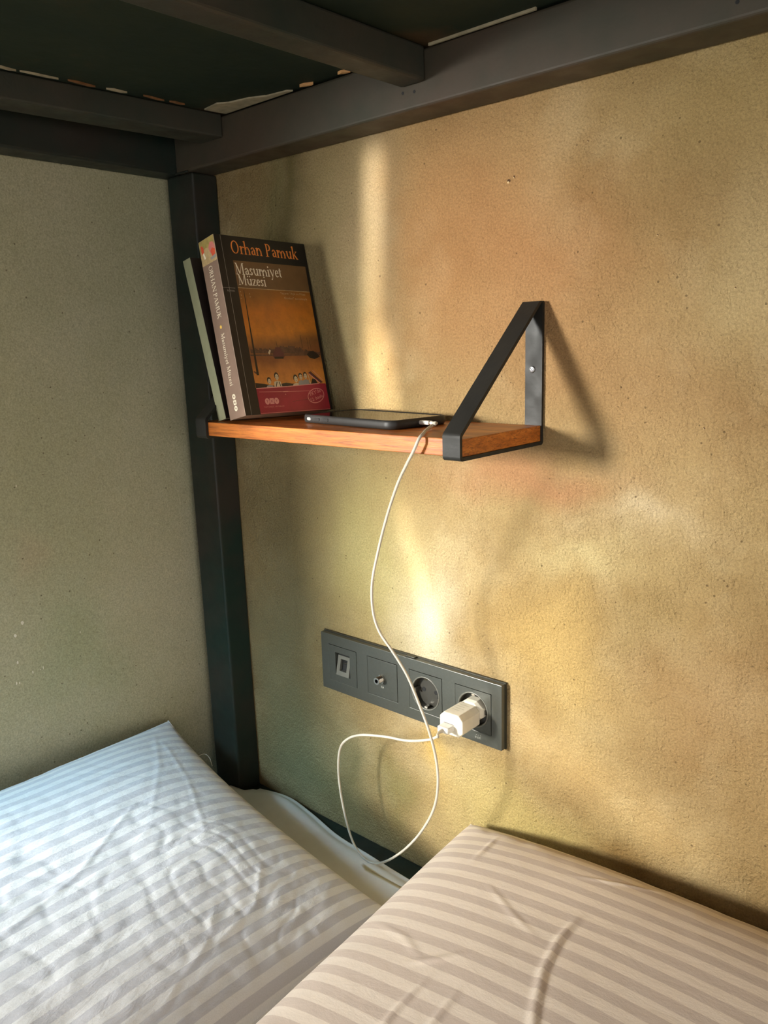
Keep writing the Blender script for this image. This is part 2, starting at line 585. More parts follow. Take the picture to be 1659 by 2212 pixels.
tag(obj('floor', bm, M['floor']), None, None, None, 'structure')
bm = bmesh.new(); box(bm, XW - 0.1, RX, RY - 0.1, 0.1, CEIL, CEIL + 0.1)
tag(obj('ceiling', bm, M['ceiling']), None, None, None, 'structure')
wroot = thing('window_1', None, None, (XW - 0.05, (WY0 + WY1) / 2, WZ0))
wroot['kind'] = 'structure'
bm = bmesh.new()
for (a, b, c, d) in ((WY0, WY1, WZ0, WZ0 + 0.045), (WY0, WY1, WZ1 - 0.045, WZ1), (WY0, WY0 + 0.045, WZ0 + 0.045, WZ1 - 0.045), (WY1 - 0.045, WY1, WZ0 + 0.045, WZ1 - 0.045)):
    box(bm, XW - 0.08, XW - 0.03, a, b, c, d)
obj('window_frame', bm, M['window_frame'], wroot)
w2 = thing('added_window_right', None, None, (RX + 0.05, (F0 + F1) / 2, FZ0))  # unseen window, added to go with the right fill lamp
w2['kind'] = 'structure'
bm = bmesh.new()
for (a, b, c, d) in ((F0, F1, FZ0, FZ0 + 0.05), (F0, F1, FZ1 - 0.05, FZ1), (F0, F0 + 0.05, FZ0 + 0.05, FZ1 - 0.05), (F1 - 0.05, F1, FZ0 + 0.05, FZ1 - 0.05)):
    box(bm, RX + 0.03, RX + 0.08, a, b, c, d)
obj('window_frame', bm, M['window_frame'], w2)
obj('pane', bbox(RX + 0.054, RX + 0.058, F0 + 0.05, F1 - 0.05, FZ0 + 0.05, FZ1 - 0.05, 0), M['window_glass'], w2)

w3 = thing('added_window_front', None, None, (1.3, RY - 0.05, -0.4))  # unseen window, added to go with the front fill lamp
w3['kind'] = 'structure'
bm = bmesh.new()
for (a, b, c, d) in ((0.5, 2.1, -0.4, -0.35), (0.5, 2.1, 0.75, 0.8), (0.5, 0.55, -0.35, 0.75), (2.05, 2.1, -0.35, 0.75)):
    box(bm, a, b, RY - 0.08, RY - 0.03, c, d)
obj('window_frame', bm, M['window_frame'], w3)
obj('pane', bbox(0.55, 2.05, RY - 0.058, RY - 0.054, -0.35, 0.75, 0), M['window_glass'], w3)

# bare flecks on the left wall, chips in the back wall
bm = bmesh.new()
rf = random.Random(3)
for (yy, zz, w, h) in ((-.2907, .2204, .0015, .0045), (-.3045, .044, .0042, .006), (-.3153, .0296, .004, .005), (-.3167, -.0066, .003, .005), (-.299, -.0259, .0016, .0045),
                       (-.285, -.0241, .0014, .005), (-.289, -.0255, .0014, .0016), (-.3213, -.0337, .0016, .005), (-.3175, -.0345, .0014, .0035), (-.229, .009, .001, .004)):
    pts = []
    for k in range(7):
        a = 2 * math.pi * k / 7
        r = 0.5 * rf.uniform(0.7, 1.1)
        pts.append((XW + 0.0004, yy + w * r * math.cos(a), zz + h * r * math.sin(a)))
    poly(bm, pts)
obj('paint_fleck', bm, M['fleck'], wl)['kind'] = 'stuff'
wb = bpy.data.objects['wall_back']
WM[wb.name] = Matrix.Identity(4)
bm = bmesh.new()
for (xx, zz, s) in ((.294, .5381, .004), (.300, .541, .0025), (.52, .42, .0015), (.45, .47, .0015), (.38, .56, .0015), (.50, .30, .0018), (.41, .12, .0012)):
    for q, (dz, m_, k_) in enumerate(((0, 0, 1.0), (-0.4, 1, 0.6))):
        pts = []
        for k in range(7):
            a = 2 * math.pi * k / 7
            r = s * 0.5 * k_ * rf.uniform(0.7, 1.15)
            pts.append((xx + r * math.cos(a) - s * 0.2 * q, -0.0003 - 0.0002 * q, zz + dz * s + r * math.sin(a)))
        poly(bm, pts, m_)
obj('plaster_chip', bm, [M['pit'], M['pit_light']], wb)['kind'] = 'stuff'

# ------------------------------------------------------------------ the bunk bed
bunk = thing('bunk_bed', 'charcoal painted steel bunk bed frame with post in the corner and upper bunk overhead', 'bed', (-0.2, -0.02, FLOOR))


def rtube(x0, x1, y0, y1, z0, z1, bev=0.003, shear=0.0, lean=0.0):
    bm = bmesh.new()
    box(bm, x0, x1, y0, y1, z0, z1)
    bevel(bm, bev, 3)
    for v in bm.verts:
        v.co.x += shear * v.co.y + lean * (v.co.z - 0.25)
    return bm


BZ0, BZ1 = 0.6128, 0.6655
BED_X1, BED_Y1 = 1.85, -0.98
obj('post', rtube(-0.229, -0.1705, -0.0412, -0.0005, FLOOR, BZ0 - 0.0003, 0.003, 0, -0.009), M['bunk_steel'], bunk)
obj('side_rail', rtube(-0.2025, BED_X1, -0.046, -0.0005, BZ0, BZ1), M['side_steel_lit'], bunk)
obj('head_rail', rtube(XW + 0.001, -0.2028, BED_Y1, -0.0005, BZ0, BZ1), M['bunk_steel'], bunk)
obj('crossbar', rtube(-0.137, -0.093, BED_Y1 + 0.046, -0.0465, 0.640, 0.6672, 0.002, 0.08), M['crossbar_steel_lit'], bunk)
for xx in (0.196, 0.52, 0.85, 1.18, 1.5):
    obj('crossbar', rtube(xx, xx + 0.032, BED_Y1 + 0.046, -0.0465, 0.635, 0.6672, 0.003, 0.03), M['crossbar_steel_lit'], bunk)
obj('side_rail', rtube(-0.2025, BED_X1, BED_Y1, BED_Y1 + 0.045, BZ0, BZ1), M['bunk_steel'], bunk)
obj('foot_rail', rtube(BED_X1 + 0.0005, BED_X1 + 0.045, BED_Y1, -0.0005, BZ0, BZ1), M['bunk_steel'], bunk)
obj('post', rtube(BED_X1 - 0.01, BED_X1 + 0.045, -0.0412, -0.0005, FLOOR, BZ0 - 0.0003), M['bunk_steel'], bunk)
obj('post', rtube(BED_X1 - 0.01, BED_X1 + 0.045, BED_Y1, BED_Y1 + 0.041, FLOOR, BZ0 - 0.0003), M['bunk_steel'], bunk)
# weld bead at the corner
bm = bmesh.new()
tube(bm, catmull([(-0.2035, -0.046, BZ0 + 0.006), (-0.2035, -0.0463, BZ0 + 0.001), (-0.199, -0.0465, BZ0), (-0.19, -0.0465, BZ0), (-0.176, -0.046, BZ0)], 5), 0.0012, 6)
obj('weld_bead', bm, M['bunk_steel'], bunk, smooth=True)
# bunk board with a ragged edge over the first crossbar
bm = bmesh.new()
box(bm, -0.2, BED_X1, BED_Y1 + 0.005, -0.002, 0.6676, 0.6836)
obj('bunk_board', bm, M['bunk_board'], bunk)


def slab(pts, z0, z1):
    bm = bmesh.new()
    a = [bm.verts.new((x, y, z0)) for x, y in pts]
    b = [bm.verts.new((x, y, z1)) for x, y in pts]
    bm.faces.new(a[::-1])
    bm.faces.new(b)
    for k in range(len(pts)):
        j = (k + 1) % len(pts)
        bm.faces.new((a[k], a[j], b[j], b[k]))
    return bm


obj('board_patch', slab([(-0.088, -0.0468), (0.035, -0.0468), (0.03, -0.052), (0.0, -0.056), (-0.02, -0.066), (-0.05, -0.072), (-0.062, -0.080), (-0.092, -0.076)], 0.6655, 0.6672), M['pale_board'], bunk)
rs = random.Random(5)
for (cx, cy, l, w, ang) in ((0.062, -0.051, 0.009, 0.0045, 0.3), (0.121, -0.051, 0.009, 0.005, 0.2), (-0.092, -0.115, 0.010, 0.004, 1.5), (-0.094, -0.145, 0.014, 0.003, 1.6),
                            (-0.098, -0.19, 0.012, 0.005, 1.45), (-0.101, -0.23, 0.016, 0.004, 1.6), (-0.105, -0.275, 0.02, 0.003, 1.5), (-0.108, -0.31, 0.012, 0.004, 1.6)):
    ca, sa = math.cos(ang), math.sin(ang)
    pts = [(-l, 0), (-l * .3, -w * .6), (l * .2, -w * .35), (l, -w * .2), (l * .5, w * .5), (-l * .2, w * .3)]
    chip = cx > 0
    obj('splinter', slab([(cx + a * ca - b * sa, cy + a * sa + b * ca) for a, b in pts], 0.6645 if chip else 0.6655, 0.6674), M['raw_chip'] if chip else M[rs.choice(['pale_board', 'rust_chip'])], bunk)
# thin pale strip along the top of the rail beyond the second crossbar
obj('pale_strip', bbox(0.232, 0.352, -0.0485, -0.0462, 0.6650, 0.6674, 0), M['pale_board'], bunk)
# little bolt holes through the rail
for (xx, zz) in ((0.2115, 0.6285), (0.1965, 0.6300), (0.5245, 0.6250)):
    bm = bmesh.new()
    lathe(bm, Vector((xx, -0.0459, zz)), X, Z, -Y, [(0.0016, 0), (0.0016, 0.0003)], 10, 0, False, True)
    obj('rail_hole', bm, M['black_hole'], bunk)
# lower bunk: rails round the mattress
obj('side_rail', rtube(-0.1695, BED_X1, -0.046, -0.0005, -0.343, -0.293, 0.003), M['bunk_steel'], bunk)
obj('side_rail', rtube(-0.2025, BED_X1, BED_Y1, BED_Y1 + 0.045, -0.343, -0.293, 0.003), M['bunk_steel'], bunk)
obj('head_rail', rtube(XW + 0.001, -0.2028, BED_Y1, -0.042, -0.343, -0.293, 0.003), M['bunk_steel'], bunk)
bm = bmesh.new(); box(bm, -0.2, BED_X1, BED_Y1 + 0.046, -0.0465, -0.343, -0.327)
obj('bunk_board', bm, M['bunk_board'], bunk)

# ------------------------------------------------------------------ mattress under a white sheet


def mattress():
    bm = bmesh.new()
    x0, x1, y0, y1 = -0.20, 1.82, -0.93, -0.024
    zt, zb = -0.285, -0.3265
    nx, ny = 120, 70
    grid = {}
    for i in range(nx + 1):
        for j in range(ny + 1):
            u, v = i / nx, j / ny
            u = 0.5 - 0.5 * math.cos(math.pi * u) if False else u
            x = x0 + (x1 - x0) * (u ** 1.5)
            y = y1 + (y0 - y1) * (v ** 1.6)
            de = min(x - x0, x1 - x, y1 - y, y - y0)
            R = 0.022
            z = zt
            if de < R:
                z = max(zt - R + math.sqrt(max(R * R - (R - de) ** 2, 0)), -0.2908)
            # bunched sheet at the corner
            g = math.exp(-((x + 0.08) / 0.075) ** 2 - ((y + 0.05) / 0.05) ** 2)
            z += 0.014 * g
            g2 = math.exp(-((x + 0.02 - 0.5 * (y + 0.03)) / 0.018) ** 2) * math.exp(-((y + 0.05) / 0.07) ** 2)
            z += 0.0015 * g2
            z += 0.0010 * noise.noise(Vector((x * 14, y * 14, 1)))
            # sheet edge rides out over the rail near the corner
            if y > y1 - 0.03:
                y += 0.010 * math.exp(-((x + 0.08) / 0.07) ** 2) - 0.012 * max(0, min(1, (x - 0.0) / 0.2))
                y += 0.0012 * noise.noise(Vector((x * 16, 0, 4)))
            if x < -0.15:
                y = min(y, -0.0445)
            grid[i, j] = bm.verts.new((x, y, z))
    for i in range(nx):
        for j in range(ny):
            bm.faces.new((grid[i, j], grid[i, j + 1], grid[i + 1, j + 1], grid[i + 1, j]))
    # sides
    rim = [(i, 0) for i in range(nx + 1)] + [(nx, j) for j in range(1, ny + 1)] + [(i, ny) for i in range(nx - 1, -1, -1)] + [(0, j) for j in range(ny - 1, 0, -1)]
    n = len(rim)
    rows = [[grid[k] for k in rim]]
    rows.append([bm.verts.new((grid[k].co.x, grid[k].co.y, -0.2915 if grid[k].co.z > -0.2915 else min(grid[k].co.z, -0.2920))) for k in rim])
    rows.append([bm.verts.new((v.co.x, min(v.co.y, -0.0475), -0.2922)) for v in rows[1]])
    rows.append([bm.verts.new((v.co.x, v.co.y, zb)) for v in rows[2]])
    for a, b in zip(rows, rows[1:]):
        for k in range(n):
            bm.faces.new((a[k], a[(k + 1) % n], b[(k + 1) % n], b[k]))
    bm.faces.new(rows[-1])
    return bm


mt = obj('mattress', mattress(), M['sheet'], smooth=True, base=(0.8, -0.48, -0.3265))
tag(mt, 'mattress under a smooth white sheet showing between the two pillows and the dark rail', 'mattress')


# ------------------------------------------------------------------ pillows
def pillow(name, mid, hu, hv, T, creases, seed, mat, stripe_axis, label, crinkle=1.0, pinch=0.05, pw=0.55, parts=None):
    """mid(u,v) -> centre surface point; hu/hv half sizes are only for the UV map; u,v in -1..1"""
    NU, NV = 320, 260
    bm = bmesh.new()
    uvl = bm.loops.layers.uv.new('UVMap')
    top, bot = {}, {}
    uvs = {}

    def prof(u, v):
        a = max(0.0, 1 - abs(u) ** 2.6) ** pw
        b = max(0.0, 1 - abs(v) ** 2.6) ** pw
        return a * b

    def P(u, v):
        # edges of a filled cover draw inwards between the corners
        uu = u * (1 - pinch * (1 - v * v) * abs(u) ** 3)
        vv = v * (1 - pinch * 0.8 * (1 - u * u) * abs(v) ** 3)
        return mid(uu, vv)

    for i in range(NU + 1):
        for j in range(NV + 1):
            a, b = -1 + 2 * i / NU, -1 + 2 * j / NV
            u = math.sin(a * math.pi / 2) * 0.55 + a * 0.45
            v = math.sin(b * math.pi / 2) * 0.55 + b * 0.45
            p = P(u, v)
            e = 0.01
            du = P(min(u + e, 1), v) - P(max(u - e, -1), v)
            dv = P(u, min(v + e, 1)) - P(u, max(v - e, -1))
            n = du.cross(dv).normalized()
            h = T * prof(u, v)
            s, t_ = u * hu, v * hv
            q = Vector((s * 6, t_ * 6, seed))
            h *= 1 + 0.10 * noise.noise(q)
            edge = min(1.0, (1 - abs(u)) * 9, (1 - abs(v)) * 9)
            w = 0
            # soft crinkles running across the stripes
            c1 = noise.noise(Vector((s * 38 + 3 * noise.noise(q), t_ * 14, seed + 3)))
            c2 = noise.noise(Vector((s * 90, t_ * 55, seed + 7)))
            c3 = abs(noise.noise(Vector((s * 26 + 2 * noise.noise(q * 2), t_ * 30, seed + 11))))
            msk = 0.4 + 0.6 * max(0, min(1, 0.5 + 1.6 * noise.noise(Vector((s * 7, t_ * 7, seed + 20)))))
            w += crinkle * msk * (0.0013 * c1 + 0.0006 * c2 - 0.0022 * (0.25 - min(c3, 0.25)))
            # gathered puckers by the seams
            gx = math.exp(-((1 - abs(u)) / 0.16) ** 2)
            gy = math.exp(-((1 - abs(v)) / 0.16) ** 2)
            w += 0.0022 * edge * (gx * noise.noise(Vector((0, t_ * 42, seed))) + gy * noise.noise(Vector((s * 42, 0, seed))))
            zb = 0
            for (pts, amp, wid) in creases:
                dmin, along = 9, 0
                px, py = (p.x, p.y)
                for (x0, y0), (x1, y1) in zip(pts, pts[1:]):
                    dx, dy = x1 - x0, y1 - y0
                    L2 = dx * dx + dy * dy
                    tt = max(0, min(1, ((px - x0) * dx + (py - y0) * dy) / L2))
                    ex, ey = px - x0 - tt * dx, py - y0 - tt * dy
                    dd = math.hypot(ex, ey)
                    if dd < dmin:
                        dmin = dd
                        sgn = 1 if dx * ey - dy * ex > 0 else -1
                ends = min(math.hypot(px - pts[0][0], py - pts[0][1]), math.hypot(px - pts[-1][0], py - pts[-1][1]))
                if dmin < wid * 5:
                    amp = amp * 0.55 * min(1.0, ends / 0.03)
                    wid = wid * 0.9
                    # a raised fold with a furrow along one side
                    zb += 1.0 * amp * (math.exp(-(dmin / wid) ** 2) - 0.12 * math.exp(-((dmin * sgn - 1.7 * wid) / (wid * 1.2)) ** 2))
            top[i, j] = bm.verts.new(p + n * (h + (w * edge if True else 0) + zb * edge))
            if i in (0, NU) or j in (0, NV):
                bot[i, j] = top[i, j]
            else:
                bot[i, j] = bm.verts.new(p - n * (h * 0.9))
            uvs[i, j] = (s, t_) if stripe_axis == 'u' else (t_, s)
    for i in range(NU):
        for j in range(NV):
            k = ((i, j), (i + 1, j), (i + 1, j + 1), (i, j + 1))
            f = bm.faces.new([top[c] for c in k])
            for lp, c in zip(f.loops, k): lp[uvl].uv = uvs[c]
            k = k[::-1]
            f = bm.faces.new([bot[c] for c in k])
            for lp, c in zip(f.loops, k): lp[uvl].uv = uvs[c]
    zmin = min(v.co.z for v in bm.verts)
    c = mid(0, 0)
    root = obj(name, bm, mat, smooth=True, base=(c.x, c.y, zmin))
    tag(root, label, 'pillow')
    WM[root.name] = Matrix.Translation((c.x, c.y, zmin))
    # piped seam along the open edge
    bm = bmesh.new()
    loop = [P(-1 + 2 * k / 60, 1) for k in range(61)] + [P(1, 1 - 2 * k / 60) for k in range(1, 61)]
    tube(bm, loop, 0.0011, 6)
    obj('seam', bm, mat, root, smooth=True)
    return root


def bil(c00, c10, c11, c01, bulge=0.0):
    c = [Vector(q) for q in (c00, c10, c11, c01)]

    def f(u, v):
        a, b = (u + 1) / 2, (v + 1) / 2
        p = c[0] * ((1 - a) * (1 - b)) + c[1] * (a * (1 - b)) + c[2] * (a * b) + c[3] * ((1 - a) * b)
        p = p + Z * (bulge * (1 - u * u) * (1 - v * v))
        return p
    return f


# pillow 1: long side along the head wall (y), u = x direction, v = towards the back wall
P1 = bil((-0.215, -0.80, -0.150), (0.260, -0.80, -0.245), (0.235, -0.135, -0.250), (-0.226, -0.118, -0.160), 0.0)
cr1 = [([(-0.05, -0.28), (0.02, -0.40), (0.06, -0.55)], 0.0016, 0.003),
       ([(-0.17, -0.17), (-0.05, -0.21), (0.05, -0.26)], 0.0014, 0.004),
       ([(-0.20, -0.16), (-0.10, -0.22), (0.0, -0.30)], 0.0012, 0.004),
       ([(0.10, -0.22), (0.15, -0.27), (0.17, -0.35)], 0.0018, 0.004),
       ([(0.12, -0.30), (0.16, -0.34), (0.19, -0.42)], 0.0014, 0.004)]
pil1 = pillow('pillow', P1, 0.24, 0.34, 0.062, cr1, 2.3, M['satin_cool'], 'v',
              'white satin striped pillow leaning up against the left wall under the window light', 1.5, 0.075)
bm = bmesh.new()
tube(bm, catmull([(-0.150, -0.128, -0.190), (-0.138, -0.120, -0.183), (-0.128, -0.118, -0.186), (-0.124, -0.117, -0.198)], 6), 0.0004, 5)
obj('loose_thread', bm, M['thread'], pil1, smooth=True)

# pillow 2: beside the back wall, u = along x, v = towards the back wall
P2 = bil((0.275, -0.53, -0.210), (0.95, -0.53, -0.200), (0.95, -0.030, -0.150), (0.255, -0.020, -0.185), 0.0)
cr2 = [([(0.473, -0.150), (0.474, -0.19), (0.482, -0.23), (0.498, -0.27), (0.520, -0.31), (0.545, -0.35)], 0.0050, 0.0036),
       ([(0.32, -0.05), (0.33, -0.09), (0.335, -0.13)], 0.0022, 0.0035),
       ([(0.43, -0.10), (0.47, -0.085), (0.52, -0.06)], 0.0020, 0.003),
       ([(0.37, -0.28), (0.40, -0.26), (0.42, -0.24)], 0.0030, 0.004),
       ([(0.405, -0.275), (0.402, -0.32), (0.407, -0.37), (0.42, -0.42)], 0.0034, 0.0035),
       ([(0.435, -0.275), (0.437, -0.32), (0.446, -0.37), (0.455, -0.42)], 0.0034, 0.0035),
       ([(0.37, -0.15), (0.42, -0.18), (0.46, -0.20)], 0.0016, 0.003),
       ([(0.30, -0.24), (0.35, -0.25), (0.39, -0.27)], 0.0016, 0.0035)]
pil2 = pillow('pillow', P2, 0.345, 0.255, 0.074, cr2, 8.1, M['satin_warm_tint'], 'u',
              'white satin striped pillow, warm light tinted into its cloth, lying along the ochre wall at the right', 0.22, 0.03, 0.44)

# ------------------------------------------------------------------ wall shelf
D, TB, ZB = 0.1412, 0.0163, 0.2791
XL, XR, SW, ZA = -0.0611, 0.3363, 0.0197, 0.4191
TH = 0.0036
shelf = thing('wall_shelf', 'small orange wood shelf board held by two black triangular steel brackets', 'shelf', (0.137, 0, ZB))
obj('shelf_board', bbox(XL + 0.002, XR - 0.0012, -D + 0.0002, -TH, ZB, ZB + TB, 0.0007), M['wood'], shelf)


def fillet(pts, rs, n=5):
    out = []
    N = len(pts)
    for i in range(N):
        p0, p1, p2 = Vector(pts[i - 1]), Vector(pts[i]), Vector(pts[(i + 1) % N])
        a, b = (p0 - p1).normalized(), (p2 - p1).normalized()
        ang = a.angle(b)
        r = rs[i]
        d = r / math.tan(ang / 2)
        c = p1 + (a + b).normalized() * (r / math.sin(ang / 2))
        s, e = p1 + a * d - c, p1 + b * d - c
        for k in range(n + 1):
            t = k / n
            v = s.lerp(e, t)
            out.append(c + v.normalized() * r)
    return out


def bracket(x0, x1):
    outer = [(0 - 0.0003, ZB - TH), (-D - TH, ZB - TH), (-D - TH, ZB + 0.0205), (-0.0095, ZA), (-0.0003, ZA)]
    N = len(outer)
    inner = []
    for i in range(N):
        p0, p1, p2 = Vector(outer[i - 1]), Vector(outer[i]), Vector(outer[(i + 1) % N])
        a, b = (p1 - p0).normalized(), (p2 - p1).normalized()
        n1, n2 = Vector((a.y, -a.x)), Vector((b.y, -b.x))
        c = Vector((-0.05, 0.31))
        if (c - p1).dot(n1) < 0: n1 = -n1
        if (c - p1).dot(n2) < 0: n2 = -n2
        m = (n1 + n2)
        m = m / (m.dot(n1)) * TH
        inner.append(p1 + m)
    # the flat head at the apex closes up inside
    fo = fillet(outer, [0.0035, 0.004, 0.006, 0.004, 0.002])
    inn2 = inner[:3] + [Vector((-TH - 0.0003, ZA - 0.011))]
    e3 = inner[2] + (inner[3] - inner[2]) * 0.97
    bm = bmesh.new()
    fi_pts = inner[:3] + [inner[3], inner[4]] if False else inner
    # intersect inner diagonal with inner wall strap
    dvec = (Vector(outer[3]) - Vector(outer[2])).normalized()
    t = (-TH - 0.0003 - inner[2].x) / dvec.x
    apex = inner[2] + dvec * t
    quad_in = [inner[0], inner[1], inner[2], apex]
    fi = fillet(quad_in, [0.001, 0.001, 0.003, 0.001])
    vo = {}
    loops = {}
    for key, pts in (('o', fo), ('i', fi)):
        loops[key] = ([bm.verts.new((x0, p.x, p.y)) for p in pts], [bm.verts.new((x1, p.x, p.y)) for p in pts])
        A, B = loops[key]
        for k in range(len(pts)):
            bm.faces.new((A[k], A[(k + 1) % len(pts)], B[(k + 1) % len(pts)], B[k]))
    for s in (0, 1):
        es = []
        for key in 'oi':
            L = loops[key][s]
            for k in range(len(L)):
                es.append(bm.edges.get((L[k], L[(k + 1) % len(L)])))
        bmesh.ops.triangle_fill(bm, edges=es, use_beauty=True)
    return bm


for x0 in (XL, XR - SW):
    b = obj('bracket', bracket(x0, x0 + SW), M['bracket_steel'], shelf)
    xc, zc = x0 + SW * 0.43, 0.352
    bm = bmesh.new()
    lathe(bm, Vector((xc, -TH - 0.0003, zc)), X, Z, -Y, [(0.0034, 0), (0.0034, 0.0006), (0.0028, 0.0015), (0.0012, 0.0019)], 20, 0, False, True)
    for f in bm.faces: f.material_index = 0
    for a in (0.5, 0.5 + math.pi / 2):
        ca, sa = math.cos(a), math.sin(a)
        pts = [(-.0019, -.0004), (.0019, -.0004), (.0019, .0004), (-.0019, .0004)]
        poly(bm, [(xc + p * ca - q * sa, -TH - 0.0024, zc + p * sa + q * ca) for p, q in pts], 1)
    obj('screw', bm, [M['screw'], M['screw_dark']], b)

# ------------------------------------------------------------------ lettering: a small serif drawn from strokes
TK, TN = 0.125, 0.05          # thick and thin strokes of an em whose capital is 1 high
G = {}


def g(ch, adv, spec):
    G[ch] = (adv, spec)


g('O', .90, [('a', .44, .5, .38, .49, 0, 360)])
g('r', .47, [('v', .17, 0, .62), ('s', .17, 0, .15), ('f', .17, .62), ('a', .33, .38, .16, .21, 165, 60), ('d', .42, .54, .06)])
g('h', .70, [('v', .15, 0, 1.04), ('f', .15, 1.04), ('s', .15, 0, .13), ('a', .35, .38, .20, .22, 175, 0), ('v', .54, 0, .40), ('s', .54, 0, .13)])
g('n', .70, [('v', .15, 0, .62), ('f', .15, .62), ('s', .15, 0, .13), ('a', .35, .38, .20, .22, 175, 0), ('v', .54, 0, .40), ('s', .54, 0, .13)])
g('m', 1.05, [('v', .15, 0, .62), ('f', .15, .62), ('s', .15, 0, .12), ('a', .33, .38, .18, .22, 175, 0), ('v', .51, 0, .40), ('s', .51, 0, .11),
              ('a', .70, .38, .18, .22, 175, 0), ('v', .88, 0, .40), ('s', .88, 0, .12)])
g('a', .56, [('a', .24, .18, .16, .17, 70, 330), ('v', .41, .05, .45), ('a', .25, .44, .16, .17, 0, 150), ('d', .11, .48, .055), ('l', .40, .05, .52, .03, .05), ('l', .22, .33, .40, .40, .04)])
g('u', .70, [('v', .16, .2, .62), ('f', .16, .62), ('a', .34, .22, .19, .22, 185, 355), ('v', .53, 0, .62), ('f', .53, .62), ('l', .53, .02, .66, .02, .04)])
g('k', .66, [('v', .15, 0, 1.04), ('f', .15, 1.04), ('s', .15, 0, .13), ('l', .18, .28, .48, .60, .05), ('s', .48, .60, .11), ('l', .27, .36, .55, .02, .12), ('s', .55, 0, .11)])
g('P', .70, [('v', .19, 0, 1), ('s', .19, 0, .17), ('l', .04, .98, .34, .98, .04), ('a', .34, .73, .25, .26, -90, 90), ('l', .2, .98, .36, .98, .045), ('l', .2, .48, .36, .48, .045)])
g('M', 1.08, [('l', .17, 0, .20, 1, .05), ('l', .18, 1, .50, .08, .125), ('l', .50, .06, .84, 1, .045), ('v', .88, 0, 1), ('s', .17, 0, .13), ('s', .88, 0, .15), ('l', .04, .98, .2, .98, .04), ('l', .84, .98, 1.02, .98, .04)])
g('s', .48, [('a', .24, .46, .14, .15, 30, 265), ('a', .23, .16, .15, .15, 85, -150), ('l', .37, .45, .38, .60, .035), ('l', .08, .02, .08, .17, .035)])
g('i', .34, [('v', .17, 0, .62), ('f', .17, .62), ('s', .17, 0, .14), ('d', .17, .86, .075)])
g('y', .62, [('l', .12, .62, .33, .05, .115), ('l', .52, .62, .24, -.22, .05), ('s', .12, .61, .11), ('s', .52, .61, .10), ('d', .18, -.23, .065)])
g('e', .54, [('a', .29, .31, .22, .31, 10, 320), ('l', .10, .36, .48, .36, .045)])
g('t', .42, [('v', .18, .08, .80), ('l', .03, .60, .36, .60, .045), ('a', .27, .12, .09, .12, 190, 330)])
g('z', .54, [('l', .06, .595, .46, .595, .05), ('l', .05, .025, .48, .025, .05), ('l', .10, .03, .43, .59, .115), ('l', .06, .59, .05, .46, .035), ('l', .48, .03, .49, .18, .035)])
g('ü', .70, G['u'][1] + [('d', .22, .84, .07), ('d', .46, .84, .07)])
g('R', .80, [('v', .19, 0, 1), ('s', .19, 0, .15), ('l', .04, .98, .34, .98, .04), ('a', .34, .75, .22, .24, -90, 90), ('l', .2, .98, .36, .98, .045), ('l', .2, .52, .36, .52, .045), ('l', .34, .52, .68, .02, .13), ('s', .68, .0, .10)])
g('H', .98, [('v', .2, 0, 1), ('v', .76, 0, 1), ('s', .2, 0, .15), ('s', .2, .97, .15), ('s', .76, 0, .15), ('s', .76, .97, .15), ('l', .2, .5, .76, .5, .05)])
g('A', .88, [('l', .16, .02, .42, 1, .05), ('l', .42, 1, .72, .02, .13), ('l', .24, .34, .60, .34, .045), ('s', .14, 0, .12), ('s', .72, 0, .14)])
g('N', .98, [('v', .18, 0, 1, .05), ('l', .18, 1, .78, .02, .13), ('v', .80, 0, 1, .05), ('s', .18, 0, .13), ('s', .80, .97, .13), ('l', .03, .98, .2, .98, .04)])
g('U', .92, [('v', .2, .3, 1), ('s', .2, .97, .15), ('a', .46, .3, .26, .3, 180, 360), ('v', .72, .3, 1, .06), ('s', .72, .97, .13)])
g('K', .88, [('v', .19, 0, 1), ('s', .19, 0, .15), ('s', .19, .97, .15), ('l', .2, .42, .64, .97, .05), ('s', .64, .97, .12), ('l', .32, .56, .72, .02, .13), ('s', .72, 0, .12)])
g(' ', .36, [])


